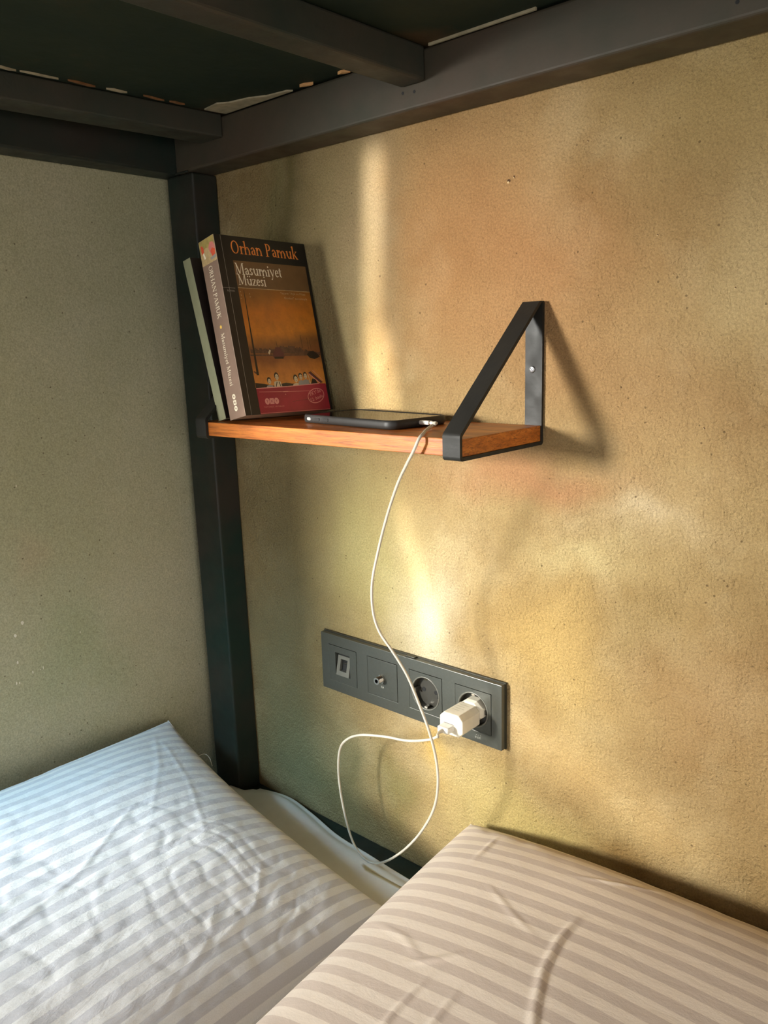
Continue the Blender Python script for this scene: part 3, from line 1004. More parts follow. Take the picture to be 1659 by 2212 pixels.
class Ink:
    """flat print laid on a plane of the thing's own frame"""

    def __init__(s, o, ax, ay, n):
        s.bm = bmesh.new()
        s.o, s.ax, s.ay, s.n = Vector(o), Vector(ax), Vector(ay), Vector(n)
        s.k = 0
        s.mats = []
        KEEP.add(id(s.bm))

    def mi(s, m):
        if m not in s.mats: s.mats.append(m)
        return s.mats.index(m)

    def poly(s, pts, m, lift=0.0):
        s.k += 1
        off = s.n * (0.00003 + lift + s.k * 2e-7)
        vs = [s.o + s.ax * a + s.ay * b + off for a, b in pts]
        f = s.bm.faces.new([s.bm.verts.new(v) for v in vs])
        f.material_index = s.mi(m)
        f.normal_update()
        if f.normal.dot(s.n) < 0: f.normal_flip()

    def rect(s, x0, x1, y0, y1, m, lift=0.0):
        s.poly([(x0, y0), (x1, y0), (x1, y1), (x0, y1)], m, lift)

    def line(s, p, q, w, m, lift=0.0, w2=None):
        p, q = Vector(p), Vector(q)
        d = (q - p).normalized()
        n = Vector((-d.y, d.x))
        w2 = w if w2 is None else w2
        s.poly([p + n * w / 2, p - n * w / 2, q - n * w2 / 2, q + n * w2 / 2], m, lift)

    def ring(s, cx, cy, rx, ry, w, m, rot=0, lift=0.0, a0=0, a1=360, wn=None):
        n = 26
        wn = w if wn is None else wn
        c, si = math.cos(rot), math.sin(rot)
        P = []
        for k in range(n + 1):
            a = math.radians(a0 + (a1 - a0) * k / n)
            ww = wn + (w - wn) * abs(math.cos(a))
            for q in (-0.5, 0.5):
                x, y = (rx + q * ww) * math.cos(a), (ry + q * ww) * math.sin(a)
                P.append((cx + x * c - y * si, cy + x * si + y * c))
        for k in range(n):
            s.poly([P[2 * k], P[2 * k + 1], P[2 * k + 3], P[2 * k + 2]], m, lift)

    def disc(s, cx, cy, rx, ry, m, lift=0.0, n=14):
        s.poly([(cx + rx * math.cos(2 * math.pi * k / n), cy + ry * math.sin(2 * math.pi * k / n)) for k in range(n)], m, lift)

    def text(s, txt, x, y, h, m, d=(1, 0), up=(0, 1), track=0.0, lift=0.0001, xs=1.0):
        d, up = Vector(d), Vector(up)
        s2 = Ink(s.o + s.ax * x + s.ay * y, s.ax * d.x + s.ay * d.y, s.ax * up.x + s.ay * up.y, s.n)
        pen = 0
        keep = (s2.bm, s2.mats)
        s2.bm.free()
        s2.bm, s2.mats = s.bm, s.mats
        for ch in txt:
            adv, spec = G[ch]
            for q in spec:
                fx = lambda a: (pen + a) * h * xs
                fy = lambda a: a * h
                if q[0] == 'v':
                    w = (q[4] if len(q) > 4 else TK) * h
                    s2.rect(fx(q[1]) - w / 2, fx(q[1]) + w / 2, fy(q[2]), fy(q[3]), m, lift)
                elif q[0] == 's':
                    s2.rect(fx(q[1] - q[3]), fx(q[1] + q[3]), fy(q[2]), fy(q[2] + .04), m, lift)
                elif q[0] == 'f':
                    s2.poly([(fx(q[1]) + TK / 2 * h, fy(q[2])), (fx(q[1]) - TK / 2 * h, fy(q[2] - .09)), (fx(q[1] - .15), fy(q[2] - .08)), (fx(q[1] - .15), fy(q[2] - .05))], m, lift)
                elif q[0] == 'l':
                    s2.line((fx(q[1]), fy(q[2])), (fx(q[3]), fy(q[4])), q[5] * h, m, lift)
                elif q[0] == 'd':
                    s2.disc(fx(q[1]), fy(q[2]), q[3] * h, q[3] * h, m, lift, 10)
                elif q[0] == 'a':
                    s2.ring(fx(q[1]), fy(q[2]), (q[3] - TK / 2) * h * xs, (q[4] - TN / 2) * h, TK * h, m, 0, lift, q[5], q[6], TN * h)
            pen += adv + track
        s.k = s.k + s2.k
        return pen * h * xs

    def sans(s, txt, x, y, h, m, rot=0.0, lift=0.0001, sx=1.0):
        cu = bpy.data.curves.new('t', 'FONT')
        cu.body = txt
        cu.size = h / 0.7
        cu.resolution_u = 3
        ob = bpy.data.objects.new('t', cu)
        COL.objects.link(ob)
        dg = bpy.context.evaluated_depsgraph_get()
        me = bpy.data.meshes.new_from_object(ob.evaluated_get(dg))
        c, si = math.cos(rot), math.sin(rot)
        for p in me.polygons:
            pts = []
            for vi in p.vertices:
                v = me.vertices[vi].co
                pts.append((x + v.x * sx * c - v.y * si, y + v.x * sx * si + v.y * c))
            s.k = 0
            s.poly(pts, m, lift)
        bpy.data.objects.remove(ob)
        bpy.data.curves.remove(cu)
        bpy.data.meshes.remove(me)

    def done(s, name, parent):
        return obj(name, s.bm, [M[m] for m in s.mats], parent, local=True)


# ------------------------------------------------------------------ books
def frame(o, ph, th, ps):
    b0 = Vector((-math.sin(ph), math.cos(ph), 0))
    a0 = Vector((math.cos(ph), math.sin(ph), 0))
    a = math.cos(th) * a0 + math.sin(th) * Z
    h0 = -math.sin(th) * a0 + math.cos(th) * Z
    b = math.cos(ps) * b0 + math.sin(ps) * h0
    h = -math.sin(ps) * b0 + math.cos(ps) * h0
    m = Matrix((a, b, h)).transposed().to_4x4()
    m.translation = Vector(o)
    return m


ZT = ZB + TB


def book(name, label, m, T, W, H, cov_m, spine_m, back_m):
    r = thing(name, label, 'book', mat=m)
    c = 0.0005
    bm = bmesh.new()
    box(bm, c, T - c, c, W - 0.0006, 0.0006, H - 0.0004)
    obj('pages', bm, M['pages'], r, local=True)
    obj('front_cover', bbox(T - c, T, c * 0.5, W, 0, H, 0.00012, 1), M[cov_m], r, local=True)
    obj('back_cover', bbox(0, c, c * 0.5, W, 0, H, 0.00012, 1), M[back_m], r, local=True)
    obj('spine', bbox(0.0001, T - 0.0001, 0, c, 0, H, 0.00012, 1), M[spine_m], r, local=True)
    return r


T1, W1, H1 = 0.0317, 0.1345, 0.2093
m1 = frame((0.0011, -0.1402, ZT + 0.0036), -0.0437, 0.2256, -0.0233)
b1 = book('book', 'thick paperback with crimson car on its cover and orange author name, leaning on the shelf', m1, T1, W1, H1, 'cover_black', 'spine_brown', 'cover_black')
mm = 0.001
S = W1 / 0.1408
ik = Ink((T1, 0, 0), (0, S * mm, 0), (0, 0, mm), (1, 0, 0))


def u(a): return a


ik.rect(22, 136, 148.5, 180.5, 'title_panel')
ik.rect(22, 136, 31, 148.5, 'sepia')
ik.rect(22, 136, 148.2, 148.9, 'print_tan', 2e-5)
ik.line((9.6, 209), (8.8, 0.5), 0.5, 'print_grey', 2e-5)
ik.rect(0, 18, 147.6, 148.0, 'print_grey', 2e-5)
ik.text('Orhan Pamuk', 21.5, 188.6, 15.3, 'print_orange', xs=.97, track=-.03)
ik.text('Masumiyet', 22.5, 164.3, 13.4, 'print_white', track=-.045, xs=.99)
ik.text('Müzesi', 24, 152.0, 12.6, 'print_white', track=-.045, xs=.98)
ik.sans('ROMAN', 5.6, 143.4, 2.1, 'print_grey')
ik.sans('Yazarın "Aşk ve Müze', 86, 143.8, 2.6, 'print_tan', sx=1.25)
ik.sans('Günleri" sunumuyla', 91, 138.0, 2.6, 'print_tan', sx=1.3)
# far shore
rp = random.Random(9)
pts = [(24, 72)]
x = 24
while x < 135:
    hgt = 77 + 3.5 * math.sin((x - 60) / 14) * (x > 60) + rp.uniform(-1.4, 1.6)
    pts.append((x, hgt)); x += 2.2
    pts.append((x, hgt + rp.uniform(-.5, .5)))
pts += [(135.5, 75), (135.5, 70)]
ik.poly([p for p in pts], 'print_mid', 3e-5)
for (x, y0, y1, w) in ((107, 78, 94, .5), (117, 76, 91, .4), (66, 78, 86, .5), (121, 76, 88, .35)):
    ik.line((x, y0), (x - .3, y1), w, 'print_dark', 4e-5)
ik.rect(22.5, 135.5, 68.6, 70.4, 'print_mid', 3e-5)
# far car, near bush
ik.poly([(57, 68), (58, 73), (61, 75), (63, 79), (70, 79), (72, 75), (74.5, 73), (75, 67.5), (72, 65), (59, 65)], 'print_plum', 5e-5)
ik.rect(59, 73, 65.0, 67.5, 'print_dark', 6e-5)
ik.poly([(112, 70), (118, 74), (124, 74.5), (130, 71), (134, 67), (124, 64), (116, 66)], 'print_dark', 5e-5)
ik.poly([(50, 72), (53, 76), (55, 75), (52, 70)], 'print_face', 5e-5)
# near pole and its shadow
ik.line((30.0, 146), (28.6, 46), .7, 'print_dark', 6e-5, 3.4)
ik.poly([(20.5 + 2, 50), (27, 47), (30.2, 46.5), (30.2, 48), (24, 51)], 'print_mid', 5e-5)
for (x, y) in ((24.5, 144), (25, 140), (38, 142), (38, 138.5), (24, 136)):
    ik.disc(x, y, .5, .8, 'print_tan', 5e-5, 6)
# the open car with its riders
ik.poly([(22.2, 31), (22.2, 37), (36, 35.5), (50, 33), (70, 36), (80, 34.5), (110, 34), (124, 34), (124, 30)], 'print_dark', 5e-5)
for (cx, cy, s) in ((44, 38.5, 1.0), (56.5, 43.5, 1.1), (86.5, 40, 1.15), (95, 42.5, 1.0), (103, 43.5, 1.0)):
    ik.poly([(cx - 5.5 * s, 31), (cx - 4.6 * s, cy - 5.5 * s), (cx, cy - 4 * s), (cx + 4.6 * s, cy - 5.5 * s), (cx + 6 * s, 31)], 'print_face' if cx in (56.5, 86.5) else 'print_grey', 7e-5)
    ik.disc(cx, cy + .9 * s, 3.3 * s, 4.0 * s, 'print_dark', 8e-5, 12)
    ik.disc(cx + .3, cy - .3 * s, 2.5 * s, 3.3 * s, 'print_face', 9e-5, 12)
    ik.rect(cx - 1.6, cx - .5, cy + .1, cy + .6, 'print_dark', 10e-5)
    ik.rect(cx + .8, cx + 1.9, cy + .1, cy + .6, 'print_dark', 10e-5)
    ik.rect(cx - .5, cx + 1.2, cy - 1.9, cy - 1.5, 'print_dark', 10e-5)
ik.line((53, 31), (56, 37.5), 1.1, 'print_dark', 10e-5)
ik.line((61, 31), (59, 37.5), 1.1, 'print_dark', 10e-5)
ik.poly([(109, 47), (113, 49), (131, 35), (127, 34)], 'print_plum', 9e-5)
ik.line((110, 46), (126, 34), .9, 'print_rose', 11e-5)
ik.line((117, 50), (132, 37), .6, 'print_rose', 11e-5)
ik.line((108, 45), (110, 33), .9, 'print_face', 11e-5)
ik.poly([(111, 34), (114, 40), (119, 39), (122, 34)], 'print_dark', 10e-5)
# crimson car side
ik.poly([(22.2, 0.2), (22.2, 30.8), (70, 31.6), (121, 33.5), (135.5, 33), (136.2, 0.2)], 'car_red', 12e-5)
ik.line((22.4, 30.5), (70, 31.3), 1.0, 'print_rose', 13e-5)
ik.line((70, 31.3), (124, 33.4), .8, 'print_rose', 13e-5)
ik.line((22.6, 1.0), (136, .9), .7, 'print_pink', 13e-5)
ik.line((63, 25.4), (71, 25.4), .7, 'print_rose', 14e-5)
ik.disc(66, 22, .7, .7, 'print_rose', 14e-5, 6)
ik.line((26, 26.3), (110, 24.5), .35, 'print_rose', 13e-5)
ik.line((75, 13), (106, 15), .35, 'print_plum', 13e-5)
for i, (cx, ch) in enumerate(((35.6, 'Y'), (42.8, 'K'), (50.0, 'Y'))):
    if i == 1:
        ik.rect(cx - 3.2, cx + 3.2, 11.3, 18.3, 'print_rose', 15e-5)
    else:
        ik.disc(cx, 14.8, 3.6, 3.9, 'print_rose', 15e-5, 16)
    ik.sans(ch, cx - 1.6, 13.0, 3.6, 'car_red', lift=24e-5)
ik.sans('YAPI KREDİ YAYINLARI', 29, 7.4, 1.7, 'print_pink', lift=16e-5, sx=1.25)
ik.ring(115.4, 18.5, 14.0, 8.6, .9, 'print_rose', 0.22, 15e-5)
ik.sans("YKY'de", 104.5, 18.0, 4.6, 'print_rose', 0.24, 16e-5, 1.05)
ik.sans('12. baskı', 104.5, 10.9, 4.2, 'print_rose', 0.24, 16e-5, 1.1)
ik.done('cover_print', b1)

# spine print: text runs downwards
sp = Ink((0, 0, 0), (mm, 0, 0), (0, 0, mm), (0, -1, 0))
sp.rect(0.3, 31.4, 180.5, 209.0, 'print_tan')
sp.rect(0.3, 31.4, 180.5, 182.0, 'print_tan', 3e-5)
sp.poly([(1, 196), (12, 199), (24, 197), (31, 199), (31, 208.8), (1, 208.8)], 'print_olive', 2e-5)
sp.poly([(3, 203), (3.4, 194), (7.6, 193), (8.4, 200), (6, 203.5)], 'print_red', 3e-5)
sp.poly([(5, 194), (7.6, 195), (10, 188), (7, 187)], 'print_white', 4e-5)
sp.poly([(18, 198), (22, 203), (28, 202), (30.5, 197), (30, 190), (22, 189), (19, 193)], 'print_pink', 3e-5)
sp.poly([(21, 193), (25, 196), (30, 193), (29, 187), (23, 186.5)], 'print_red', 4e-5)
sp.poly([(19, 186), (30, 187.5), (30.5, 184), (20, 183)], 'print_grey', 4e-5)
sp.line((31.2, 209), (31.2, 0.4), .5, 'spine_edge', 5e-5)
sp.text('ORHAN PAMUK', 11.6, 178.0, 7.4, 'print_white', d=(0, -1), up=(1, 0), track=-.09, xs=.99)
sp.disc(14.8, 106.6, 1.9, 2.0, 'print_yellow', 1e-4)
sp.text('Masumiyet Müzesi', 12.2, 99.5, 6.6, 'print_white', d=(0, -1), up=(1, 0), track=-.02, xs=.98)
for y in (25.2, 18.3, 11.4):
    if y == 18.3:
        sp.rect(12.8, 18.6, 15.6, 21.0, 'print_white', 1e-4)
        sp.rect(14.6, 16.8, 17.2, 19.4, 'spine_brown', 1.4e-4)
    else:
        sp.disc(15.7, y, 3.2, 3.2, 'print_white', 1e-4)
        sp.disc(15.7, y, 1.1, 1.1, 'spine_brown', 1.4e-4, 8)
sp.done('spine_print', b1)

m2 = frame((-0.0387, -0.1271, ZT + 0.0004), 0.0265, 0.2419, 0)
b2 = book('book', 'thin book with plain sage grey spine leaning behind the thick paperback', m2, 0.0146, 0.118, 0.1958, 'cover_dark2', 'spine_sage', 'cover_dark2')
# sage card wraps the foot and head of the spine
obj('spine_cap', bbox(0.0, 0.0146, -0.0006, 0.006, -0.0004, 0.0012, 0.0003, 1), M['spine_sage'], b2, local=True)

# ------------------------------------------------------------------ phone
ph_a = -0.1300
pm = Matrix.Rotation(ph_a, 4, 'Z')
pm.translation = Vector((0.1545, -0.0612, ZT))
L, Wd, HH = 0.1595, 0.0845, 0.0098
phone = thing('phone', 'phone in a black rubber case charging face up on the shelf', 'phone', mat=pm)
bm = bmesh.new()
O = Vector((0, 0, 0))
loops = loft(bm, (O, X, Y, Z), L, Wd, 0.0125, [(0.003, 0.0002), (0.0012, 0.0007), (0.0003, 0.002), (0, 0.0045), (0.0002, 0.0075), (0.0009, 0.0092), (0.0017, HH), (0.0026, HH), (0.0030, HH - 0.0010)], 8)
obj('phone_case', bm, M['case'], phone, local=True, smooth=True)
bm = bmesh.new()
loft(bm, (O, X, Y, Z), L - 0.0062, Wd - 0.0062, 0.0105, [(0, HH - 0.0018), (0, HH - 0.0008), (0.0004, HH - 0.0006)], 8)
obj('phone_screen', bm, M['glass'], phone, local=True)
yf = -Wd / 2
for (x0, x1, nm, m_) in ((-0.052, -0.042, 'volume_button', 'case_rib'), (-0.036, -0.026, 'volume_button', 'case_rib')):
    bm = bmesh.new()
    loft(bm, (Vector(((x0 + x1) / 2, yf + 0.0003, 0.0052)), X, Z, -Y), x1 - x0, 0.0034, 0.0015, [(0, 0), (0, 0.0004), (0.0003, 0.0008)], 4)
    obj(nm, bm, M[m_], phone, local=True)
bm = bmesh.new()
loft(bm, (Vector((-0.0622, yf + 0.0006, 0.0052)), X, Z, -Y), 0.0096, 0.0050, 0.0024, [(0, 0), (0, 0.0004), (0.0004, 0.0006)], 5)
obj('mute_switch_well', bm, M['black_hole'], phone, local=True)
bm = bmesh.new()
loft(bm, (Vector((-0.0622, yf + 0.0004, 0.0052)), X, Z, -Y), 0.0072, 0.0036, 0.0017, [(0, 0), (0, 0.0006), (0.0004, 0.0010)], 5)
obj('mute_switch', bm, M['silver'], phone, local=True)

# ------------------------------------------------------------------ charging cable
cab = thing('charging_cable', 'thin white charging cable looping from the phone down to the charger', 'cable', (0.24, -0.07, ZT + 0.004))
px0 = pm @ Vector((L / 2 - 0.0015, 0, 0.0052))
pdir = (pm.to_3x3() @ X).normalized()
bm = bmesh.new()
yy_ = pdir.cross(Z).normalized()
loft(bm, (px0, yy_, Z, pdir), 0.0078, 0.0046, 0.0021, [(0, 0), (0, 0.0062)], 5)
obj('connector', bm, M['plug_white'], cab)
bm = bmesh.new()
loft(bm, (px0 + pdir * 0.0068, yy_, Z, pdir), 0.0074, 0.0044, 0.0020, [(0, 0), (0, 0.0072), (0.0006, 0.0078)], 5)
lathe(bm, px0 + pdir * 0.0144, yy_, Z, pdir, [(0.0018, 0), (0.0015, 0.0048)], 12, 0, True, True)
obj('connector_boot', bm, M['plug_white'], cab)


def CAMRAY(px, py, yv):
    f = 1735.9
    v = _d + _r2 * ((px - 829.5) / f) - _u2 * ((py - 1106) / f)
    c0 = Vector((0.7629, -0.7266, 0.3818))
    return c0 + v * ((yv - c0.y) / v.y)


# points measured on the hanging run: (image x, image y, distance out from the wall)
CAB = [(905, 948, -.1480), (893, 975, -.1500), (876, 1008, -.1480), (858, 1048, -.145), (836, 1115, -.140), (817, 1190, -.134), (804, 1260, -.128), (806, 1320, -.122),
       (820, 1365, -.116), (850, 1410, -.110), (880, 1460, -.104), (905, 1520, -.098), (927, 1580, -.092), (942, 1640, -.086), (946, 1695, -.082), (936, 1750, -.078),
       (905, 1803, -.073), (864, 1843, -.068), (822, 1864, -.064), (790, 1857, -.061), (763, 1820, -.058), (744, 1755, -.056), (732, 1680, -.056), (733, 1625, -.058),
       (746, 1600, -.060), (776, 1588, -.062), (830, 1591, -.065), (880, 1600, -.071), (925, 1598, -.076), (946, 1591, -.078)]
head = [px0 + pdir * 0.0185, px0 + pdir * 0.024 + Vector((0, -0.001, 0.0004)), px0 + pdir * 0.0265 + Vector((-0.001, -0.0055, -0.0006))]
p_edge = Vector((0.2437, -0.110, ZT + 0.0022))
hang = [CAMRAY(*c) for c in CAB]
usb = Vector((0.2395, -0.0672, -0.0505))
def CAMRAYZ(px, py, zv):
    f = 1735.9
    v = _d + _r2 * ((px - 829.5) / f) - _u2 * ((py - 1106) / f)
    c0 = Vector((0.7629, -0.7266, 0.3818))
    return c0 + v * ((zv - c0.z) / v.z)


pts = head + [CAMRAYZ(938, 917, ZT + 0.004), CAMRAYZ(924, 926, ZT + 0.0025), CAMRAYZ(914, 937, ZT + 0.0025)] + hang
bm = bmesh.new()
CABLE_PTS = catmull(pts, 7)
tube(bm, CABLE_PTS, 0.00155, 10)
obj('cord', bm, M['cable'], cab, smooth=True)

# ------------------------------------------------------------------ socket panel
PW, PH = 0.293, 0.0803
pan = thing('socket_panel', 'anthracite four gang wall plate with data jack, aerial jack and two power sockets', 'socket', (PW / 2, 0, -PH))
cx, cz = PW / 2, -PH / 2
ZR = Z
cxs = [PW / 2 + (k - 1.5) * 0.071 for k in range(4)]
MS = 0.0508
# frame: an outer plate with four square openings
bm = bmesh.new()
xs = [0] + sum([[c - MS / 2 - 0.0003, c + MS / 2 + 0.0003] for c in cxs], []) + [PW]
zs = [-PH, cz - MS / 2 - 0.0003, cz + MS / 2 + 0.0003, 0]
y0, y1 = -0.0105, -0.0035
gv = {}
for k, yv in enumerate((y0, y1)):
    for i, xv in enumerate(xs):
        for j, zv in enumerate(zs):
            gv[i, j, k] = bm.verts.new((xv, yv, zv))
hole = lambda i, j: j == 1 and i in (1, 3, 5, 7)
for i in range(len(xs) - 1):
    for j in range(3):
        if hole(i, j):
            ring_ = [(i, j), (i + 1, j), (i + 1, j + 1), (i, j + 1)]
            for a, b in zip(ring_, ring_[1:] + ring_[:1]):
                bm.faces.new((gv[(*a, 0)], gv[(*b, 0)], gv[(*b, 1)], gv[(*a, 1)]))
            continue
        for k in (0, 1):
            bm.faces.new([gv[i, j, k], gv[i + 1, j, k], gv[i + 1, j + 1, k], gv[i, j + 1, k]])
n_ = len(xs) - 1
for i in range(n_):
    for j in (0, 3):
        bm.faces.new((gv[i, j, 0], gv[i + 1, j, 0], gv[i + 1, j, 1], gv[i, j, 1]))
for j in range(3):
    for i in (0, n_):
        bm.faces.new((gv[i, j, 0], gv[i, j + 1, 0], gv[i, j + 1, 1], gv[i, j, 1]))
bmesh.ops.recalc_face_normals(bm, faces=bm.faces)
es = []
for e in bm.edges:
    a, b = e.verts[0].co, e.verts[1].co
    if len(e.link_faces) == 2 and e.calc_face_angle(0) > 0.5:
        es.append(e)
bevel(bm, 0.0006, 2, es)
obj('cover_frame', bm, M['plate'], pan)
bm = bmesh.new()
for (a, b, c, d) in ((-0.0006, PW + 0.0006, -0.0100, 0.0012), (-0.0006, PW + 0.0006, -PH - 0.0004, -PH + 0.0100), (-0.0006, 0.0100, -PH + 0.0100, -0.0100), (PW - 0.0100, PW + 0.0006, -PH + 0.0100, -0.0100)):
    box(bm, a, b, -0.0034, -0.0004, c, d)
obj('base_frame', bm, M['plate_side'], pan)
obj('frame_clip', bbox(0.150, 0.164, -0.0090, -0.0036, 0.0003, 0.0018, 0.0003), M['plate_side'], pan)


def square_with_hole(bm, c, w, r, yv, n=32, mi=0, dw=0.0):
    """flat square face with a round hole, facing -y; returns the rim"""
    out, inn = [], []
    for k in range(n):
        a = 2 * math.pi * (k + 0.5) / n
        ca, sa = math.cos(a), math.sin(a)
        s = (w / 2) / max(abs(ca), abs(sa))
        # snap the nearest samples to the corners
        out.append((s * ca, s * sa))
        inn.append((r * ca, r * sa))
    for q in ((1, 1), (-1, 1), (-1, -1), (1, -1)):
        k = min(range(n), key=lambda k: (out[k][0] - q[0] * w / 2) ** 2 + (out[k][1] - q[1] * w / 2) ** 2)
        out[k] = (q[0] * w / 2, q[1] * w / 2)
    vo = [bm.verts.new((c.x + a, yv, c.z + b)) for a, b in out]
    vi = [bm.verts.new((c.x + a, yv, c.z + b)) for a, b in inn]
    vb = [bm.verts.new((c.x + a, yv + 0.006, c.z + b)) for a, b in out]
    for k in range(n):
        bm.faces.new((vo[k], vo[(k + 1) % n], vi[(k + 1) % n], vi[k])).material_index = mi
        bm.faces.new((vo[k], vb[k], vb[(k + 1) % n], vo[(k + 1) % n])).material_index = mi
    return vi


def schuko(xc):
    c = Vector((xc, 0, cz))
    n = 48
    bm = bmesh.new()
    R = 0.0215
    square_with_hole(bm, c, MS - 0.0003, R, -0.0107, n)
    md = obj('socket_module', bm, M['module'], pan)
    # raised ring round the well
    bm = bmesh.new()
    lathe(bm, Vector((xc, -0.0107, cz)), X, Z, -Y, [(R + 0.0004, -0.0002), (R + 0.0002, 0.0005), (R - 0.0006, 0.0009), (R - 0.0013, 0.0004), (R - 0.0016, -0.0008)], n)
    obj('socket_ring', bm, M['bezel'], md, smooth=True)
    bm = bmesh.new()
    lathe(bm, Vector((xc, -0.0107, cz)), X, Z, -Y, [(R - 0.0014, 0.0), (R - 0.0016, -0.0094)], n, 0)
    lathe(bm, Vector((xc, -0.0107, cz)), X, Z, -Y, [(R - 0.0016, -0.0094), (0.0001, -0.0094)], n, 0)
    # side keys
    for sx in (-1, 1):
        box(bm, xc + sx * (R - 0.0045) - 0.0014, xc + sx * (R - 0.0045) + 0.0014, -0.0098, -0.0012, cz - 0.0025, cz + 0.0025)
    obj('socket_well', bm, M['socket_well'], md)
    bm = bmesh.new()
    for sx in (-1, 1):
        lathe(bm, Vector((xc + sx * 0.0095, -0.0014, cz)), X, Z, -Y, [(0.0029, 0), (0.0029, 0.0002)], 16, 0, False, True)
    obj('pin_hole', bm, M['black_hole'], md)
    for sz in (-1, 1):
        bm = bmesh.new()
        pts_ = [(-0.0104, sz * (R - 0.0020)), (-0.0098, sz * (R - 0.0042)), (-0.0050, sz * (R - 0.0046)), (-0.0016, sz * (R - 0.0030)), (-0.0016, sz * (R - 0.0020))]
        a = [bm.verts.new((xc - 0.0022, p, cz + q)) for p, q in pts_]
        b = [bm.verts.new((xc + 0.0022, p, cz + q)) for p, q in pts_]
        bm.faces.new(a); bm.faces.new(b[::-1])
        for k in range(len(pts_)):
            bm.faces.new((a[k], a[(k + 1) % len(pts_)], b[(k + 1) % len(pts_)], b[k]))
        obj('earth_clip', bm, M['chrome'], md)
    return md


# data jack
xc = cxs[0]
bm = bmesh.new()
s1 = 0.0142
for (a, b, c, d) in ((xc - MS / 2, xc - 0.0135, cz - MS / 2, cz + MS / 2), (xc + 0.0135, xc + MS / 2, cz - MS / 2, cz + MS / 2), (xc - 0.0135, xc + 0.0135, cz + 0.0165, cz + MS / 2), (xc - 0.0135, xc + 0.0135, cz - MS / 2, cz - 0.0150)):
    box(bm, a, b, -0.0107, -0.0045, c, d)
jm = obj('data_module', bm, M['module'], pan)
bm = bbox(xc - 0.0135, xc + 0.0135, -0.0046, -0.0030, cz - 0.015, cz + 0.0165, 0)
obj('jack_recess', bm, M['black_hole'], jm)
# tilted bezel with its opening
bm = bmesh.new()


def tilt(x, z, d):
    # z from -0.014 to 0.0125 ; leans back at the top
    t_ = (z + 0.0145) / 0.027
    return (xc + x, -0.0122 + 0.0060 * t_ + d, cz + z)


o_ = [(-0.0118, -0.0145), (0.0118, -0.0145), (0.0118, 0.0120), (-0.0118, 0.0120)]
i_ = [(-0.0062, -0.0085), (0.0062, -0.0085), (0.0062, 0.0075), (-0.0062, 0.0075)]
vo = [bm.verts.new(tilt(a, b, 0)) for a, b in o_]
vi = [bm.verts.new(tilt(a, b, 0)) for a, b in i_]
vd = [bm.verts.new(tilt(a, b, 0.005)) for a, b in i_]
vb = [bm.verts.new(tilt(a, b, 0.0055)) for a, b in o_]
for k in range(4):
    j = (k + 1) % 4
    bm.faces.new((vo[k], vo[j], vi[j], vi[k]))
    bm.faces.new((vi[k], vi[j], vd[j], vd[k]))
    bm.faces.new((vo[k], vb[k], vb[j], vo[j]))
obj('jack_bezel', bm, M['bezel'], jm)
bm = bmesh.new()
poly(bm, [tilt(a, b, 0.0045) for a, b in i_])
obj('jack_opening', bm, M['black_hole'], jm)
bm = bmesh.new()
for k in range(6):
    poly(bm, [tilt(a, b, 0.0040) for a, b in ((-0.0042 + k * 0.0015, 0.001), (-0.0038 + k * 0.0015, 0.001), (-0.0038 + k * 0.0015, 0.0066), (-0.0042 + k * 0.0015, 0.0066))])
obj('jack_contact', bm, M['chrome'], jm)
bm = bmesh.new()
lathe(bm, Vector((xc + 0.0015, -0.0046, cz + 0.0142)), X, Z, -Y, [(0.0011, 0), (0.0009, 0.0006)], 10, 0, False, True)
obj('jack_catch', bm, M['chrome'], jm)

# aerial jack
xc = cxs[1]
am = obj('aerial_module', bbox(xc - MS / 2 + 0.0002, xc + MS / 2 - 0.0002, -0.0107, -0.0045, cz - MS / 2 + 0.0002, cz + MS / 2 - 0.0002, 0.0003), M['module'], pan)
bm = bmesh.new()
o_c = Vector((xc - 0.0005, -0.0106, cz + 0.0005))
lathe(bm, o_c, X, Z, -Y, [(0.0062, 0), (0.0062, 0.0022)], 6, 0, False, True)
prof = [(0.0046, 0.002)]
for k in range(7):
    prof += [(0.0046, 0.0026 + k * 0.0011), (0.0042, 0.0031 + k * 0.0011)]
prof += [(0.0046, 0.0108), (0.0026, 0.0108)]
lathe(bm, o_c, X, Z, -Y, prof, 20, 0)
obj('aerial_connector', bm, M['chrome'], am)
bm = bmesh.new()
lathe(bm, o_c, X, Z, -Y, [(0.0026, 0.0106), (0.0026, 0.0060), (0.0004, 0.0060)], 16, 0)
obj('connector_bore', bm, M['black_hole'], am)
ik2 = Ink((xc - 0.0005, -0.0107, cz - 0.0125), (mm, 0, 0), (0, 0, mm), (0, -1, 0))
ik2.sans('R', -1.6, 0, 3.0, 'mark')
ik2.line((1.0, 0.2), (2.4, 2.6), .5, 'mark', 1e-4)
ik2.line((2.4, 2.6), (2.4, 0.2), .5, 'mark', 1e-4)
obj('aerial_mark', ik2.bm, [M['mark']], am)

schuko(cxs[2])
schuko(cxs[3])
# faint maker's mark at the foot of the last module
ik3 = Ink((cxs[3] + 0.004, -0.0105, cz - 0.0335), (mm, 0, 0), (0, 0, mm), (0, -1, 0))
for k, (a, b) in enumerate(((0, 0), (3.2, -.1), (6.0, 0))):
    ik3.ring(a, b, .9, .9, .35, 'mark', 0, 1e-4, 20, 320)
for a in (0.3, 3.0, 6.3):
    ik3.line((a, 3.2), (a + 1, 3.2), .3, 'mark', 1e-4)
obj('maker_mark', ik3.bm, [M['mark']], pan)

# ------------------------------------------------------------------ charger
ch = thing('charger', 'white plug in charger with chamfered edges in the rightmost power socket', 'charger', (cxs[3], -0.012, cz))
cxx, czz = 0.2515, -0.0440


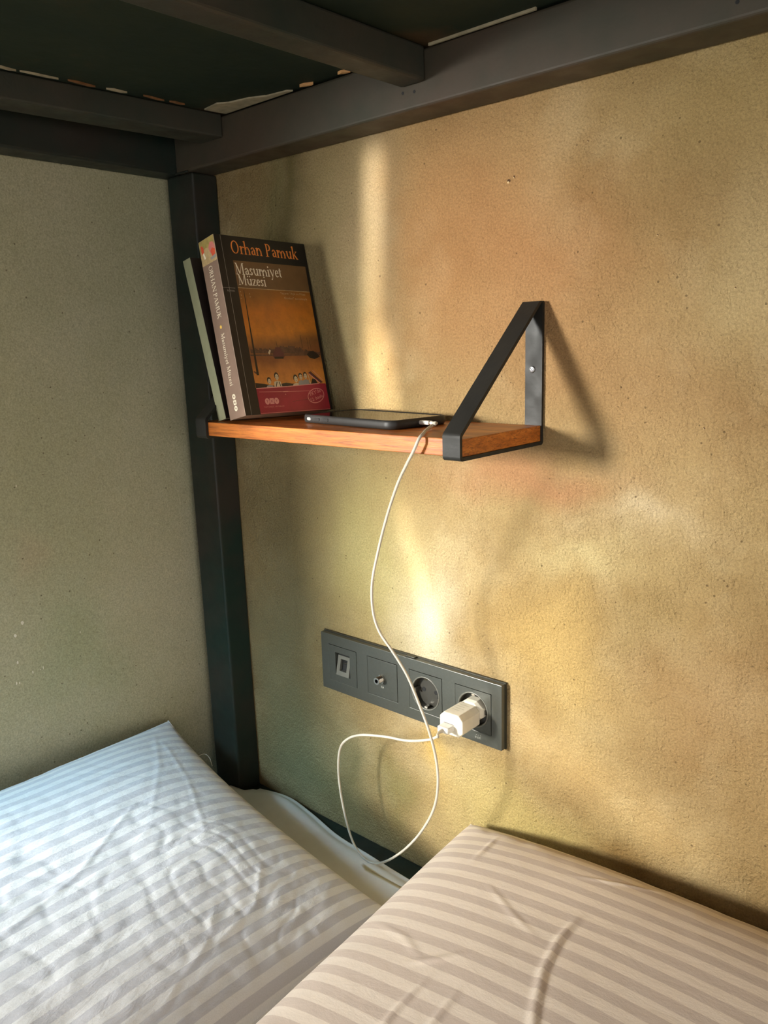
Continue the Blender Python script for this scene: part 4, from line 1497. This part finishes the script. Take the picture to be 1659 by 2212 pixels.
def octa(w, h, c):
    return [(-w / 2 + c, -h / 2), (w / 2 - c, -h / 2), (w / 2, -h / 2 + c), (w / 2, h / 2 - c), (w / 2 - c, h / 2), (-w / 2 + c, h / 2), (-w / 2, h / 2 - c), (-w / 2, -h / 2 + c)]


bm = bmesh.new()
prev = None
for (w, h, c, yv) in ((0.0300, 0.0240, 0.0055, -0.0165), (0.0325, 0.0265, 0.0060, -0.0180), (0.0325, 0.0265, 0.0060, -0.0500), (0.0315, 0.0255, 0.0058, -0.0512)):
    lp = [bm.verts.new((cxx + a, yv, czz + b)) for a, b in octa(w, h, c)]
    if prev:
        for k in range(8):
            bm.faces.new((prev[k], prev[(k + 1) % 8], lp[(k + 1) % 8], lp[k]))
    else:
        bm.faces.new(lp)
    prev = lp
bm.faces.new(prev)
bevel(bm, 0.0005, 2)
body = obj('charger_body', bm, M['charger'], ch)
bm = bmesh.new()
prev = None
for (r, yv) in ((0.0172, -0.0018), (0.0172, -0.0120), (0.0150, -0.0168)):
    lp = [bm.verts.new((cxs[3] + r * math.cos(a), yv, cz + r * 0.80 * math.sin(a))) for a in [2 * math.pi * k / 8 + math.pi / 8 for k in range(8)]]
    if prev:
        for k in range(8):
            bm.faces.new((prev[k], prev[(k + 1) % 8], lp[(k + 1) % 8], lp[k]))
    else:
        bm.faces.new(lp)
    prev = lp
bm.faces.new(prev)
bevel(bm, 0.0006, 2)
obj('charger_plug', bm, M['charger'], ch)
ik4 = Ink((cxx, 0, czz + 0.01325), (mm, 0, 0), (0, -mm, 0), (0, 0, 1))
for k in range(4):
    ik4.line((-8, 24 + 5 * k), (6 - (k % 2) * 3, 24 + 5 * k), .7, 'charger_line', 1e-5)
obj('charger_print', ik4.bm, [M['charger_line']], body)
# usb plug in the charger's face
bm = bmesh.new()
uo = Vector((cxx - 0.0035, -0.0511, czz - 0.0035))
loft(bm, (uo, X, Z, -Y), 0.0150, 0.0072, 0.0012, [(0, 0), (0, 0.0108), (0.0006, 0.0116)], 4)
obj('cable_plug', bm, M['plug_white'], cab)
bm = bmesh.new()
lathe(bm, uo - Y * 0.0116, X, Z, -Y, [(0.0024, 0), (0.0019, 0.0050), (0.0017, 0.0075)], 12, 0, True, True)
obj('strain_relief', bm, M['cable'], cab)
bm = bmesh.new()
tube(bm, catmull([CABLE_PTS[-1], CABLE_PTS[-1].lerp(uo - Y * 0.0200, 0.5) + Vector((0, -0.0008, 0)), uo - Y * 0.0186], 6), 0.00155, 8)
obj('cord_end', bm, M['cable'], cab, smooth=True)
# dark slot of the usb port just above the plug
bm = bbox(uo.x - 0.0072, uo.x + 0.0082, -0.05135, -0.0508, uo.z + 0.0038, uo.z + 0.0044, 0)
obj('port_slot', bm, M['screw_dark'], body)
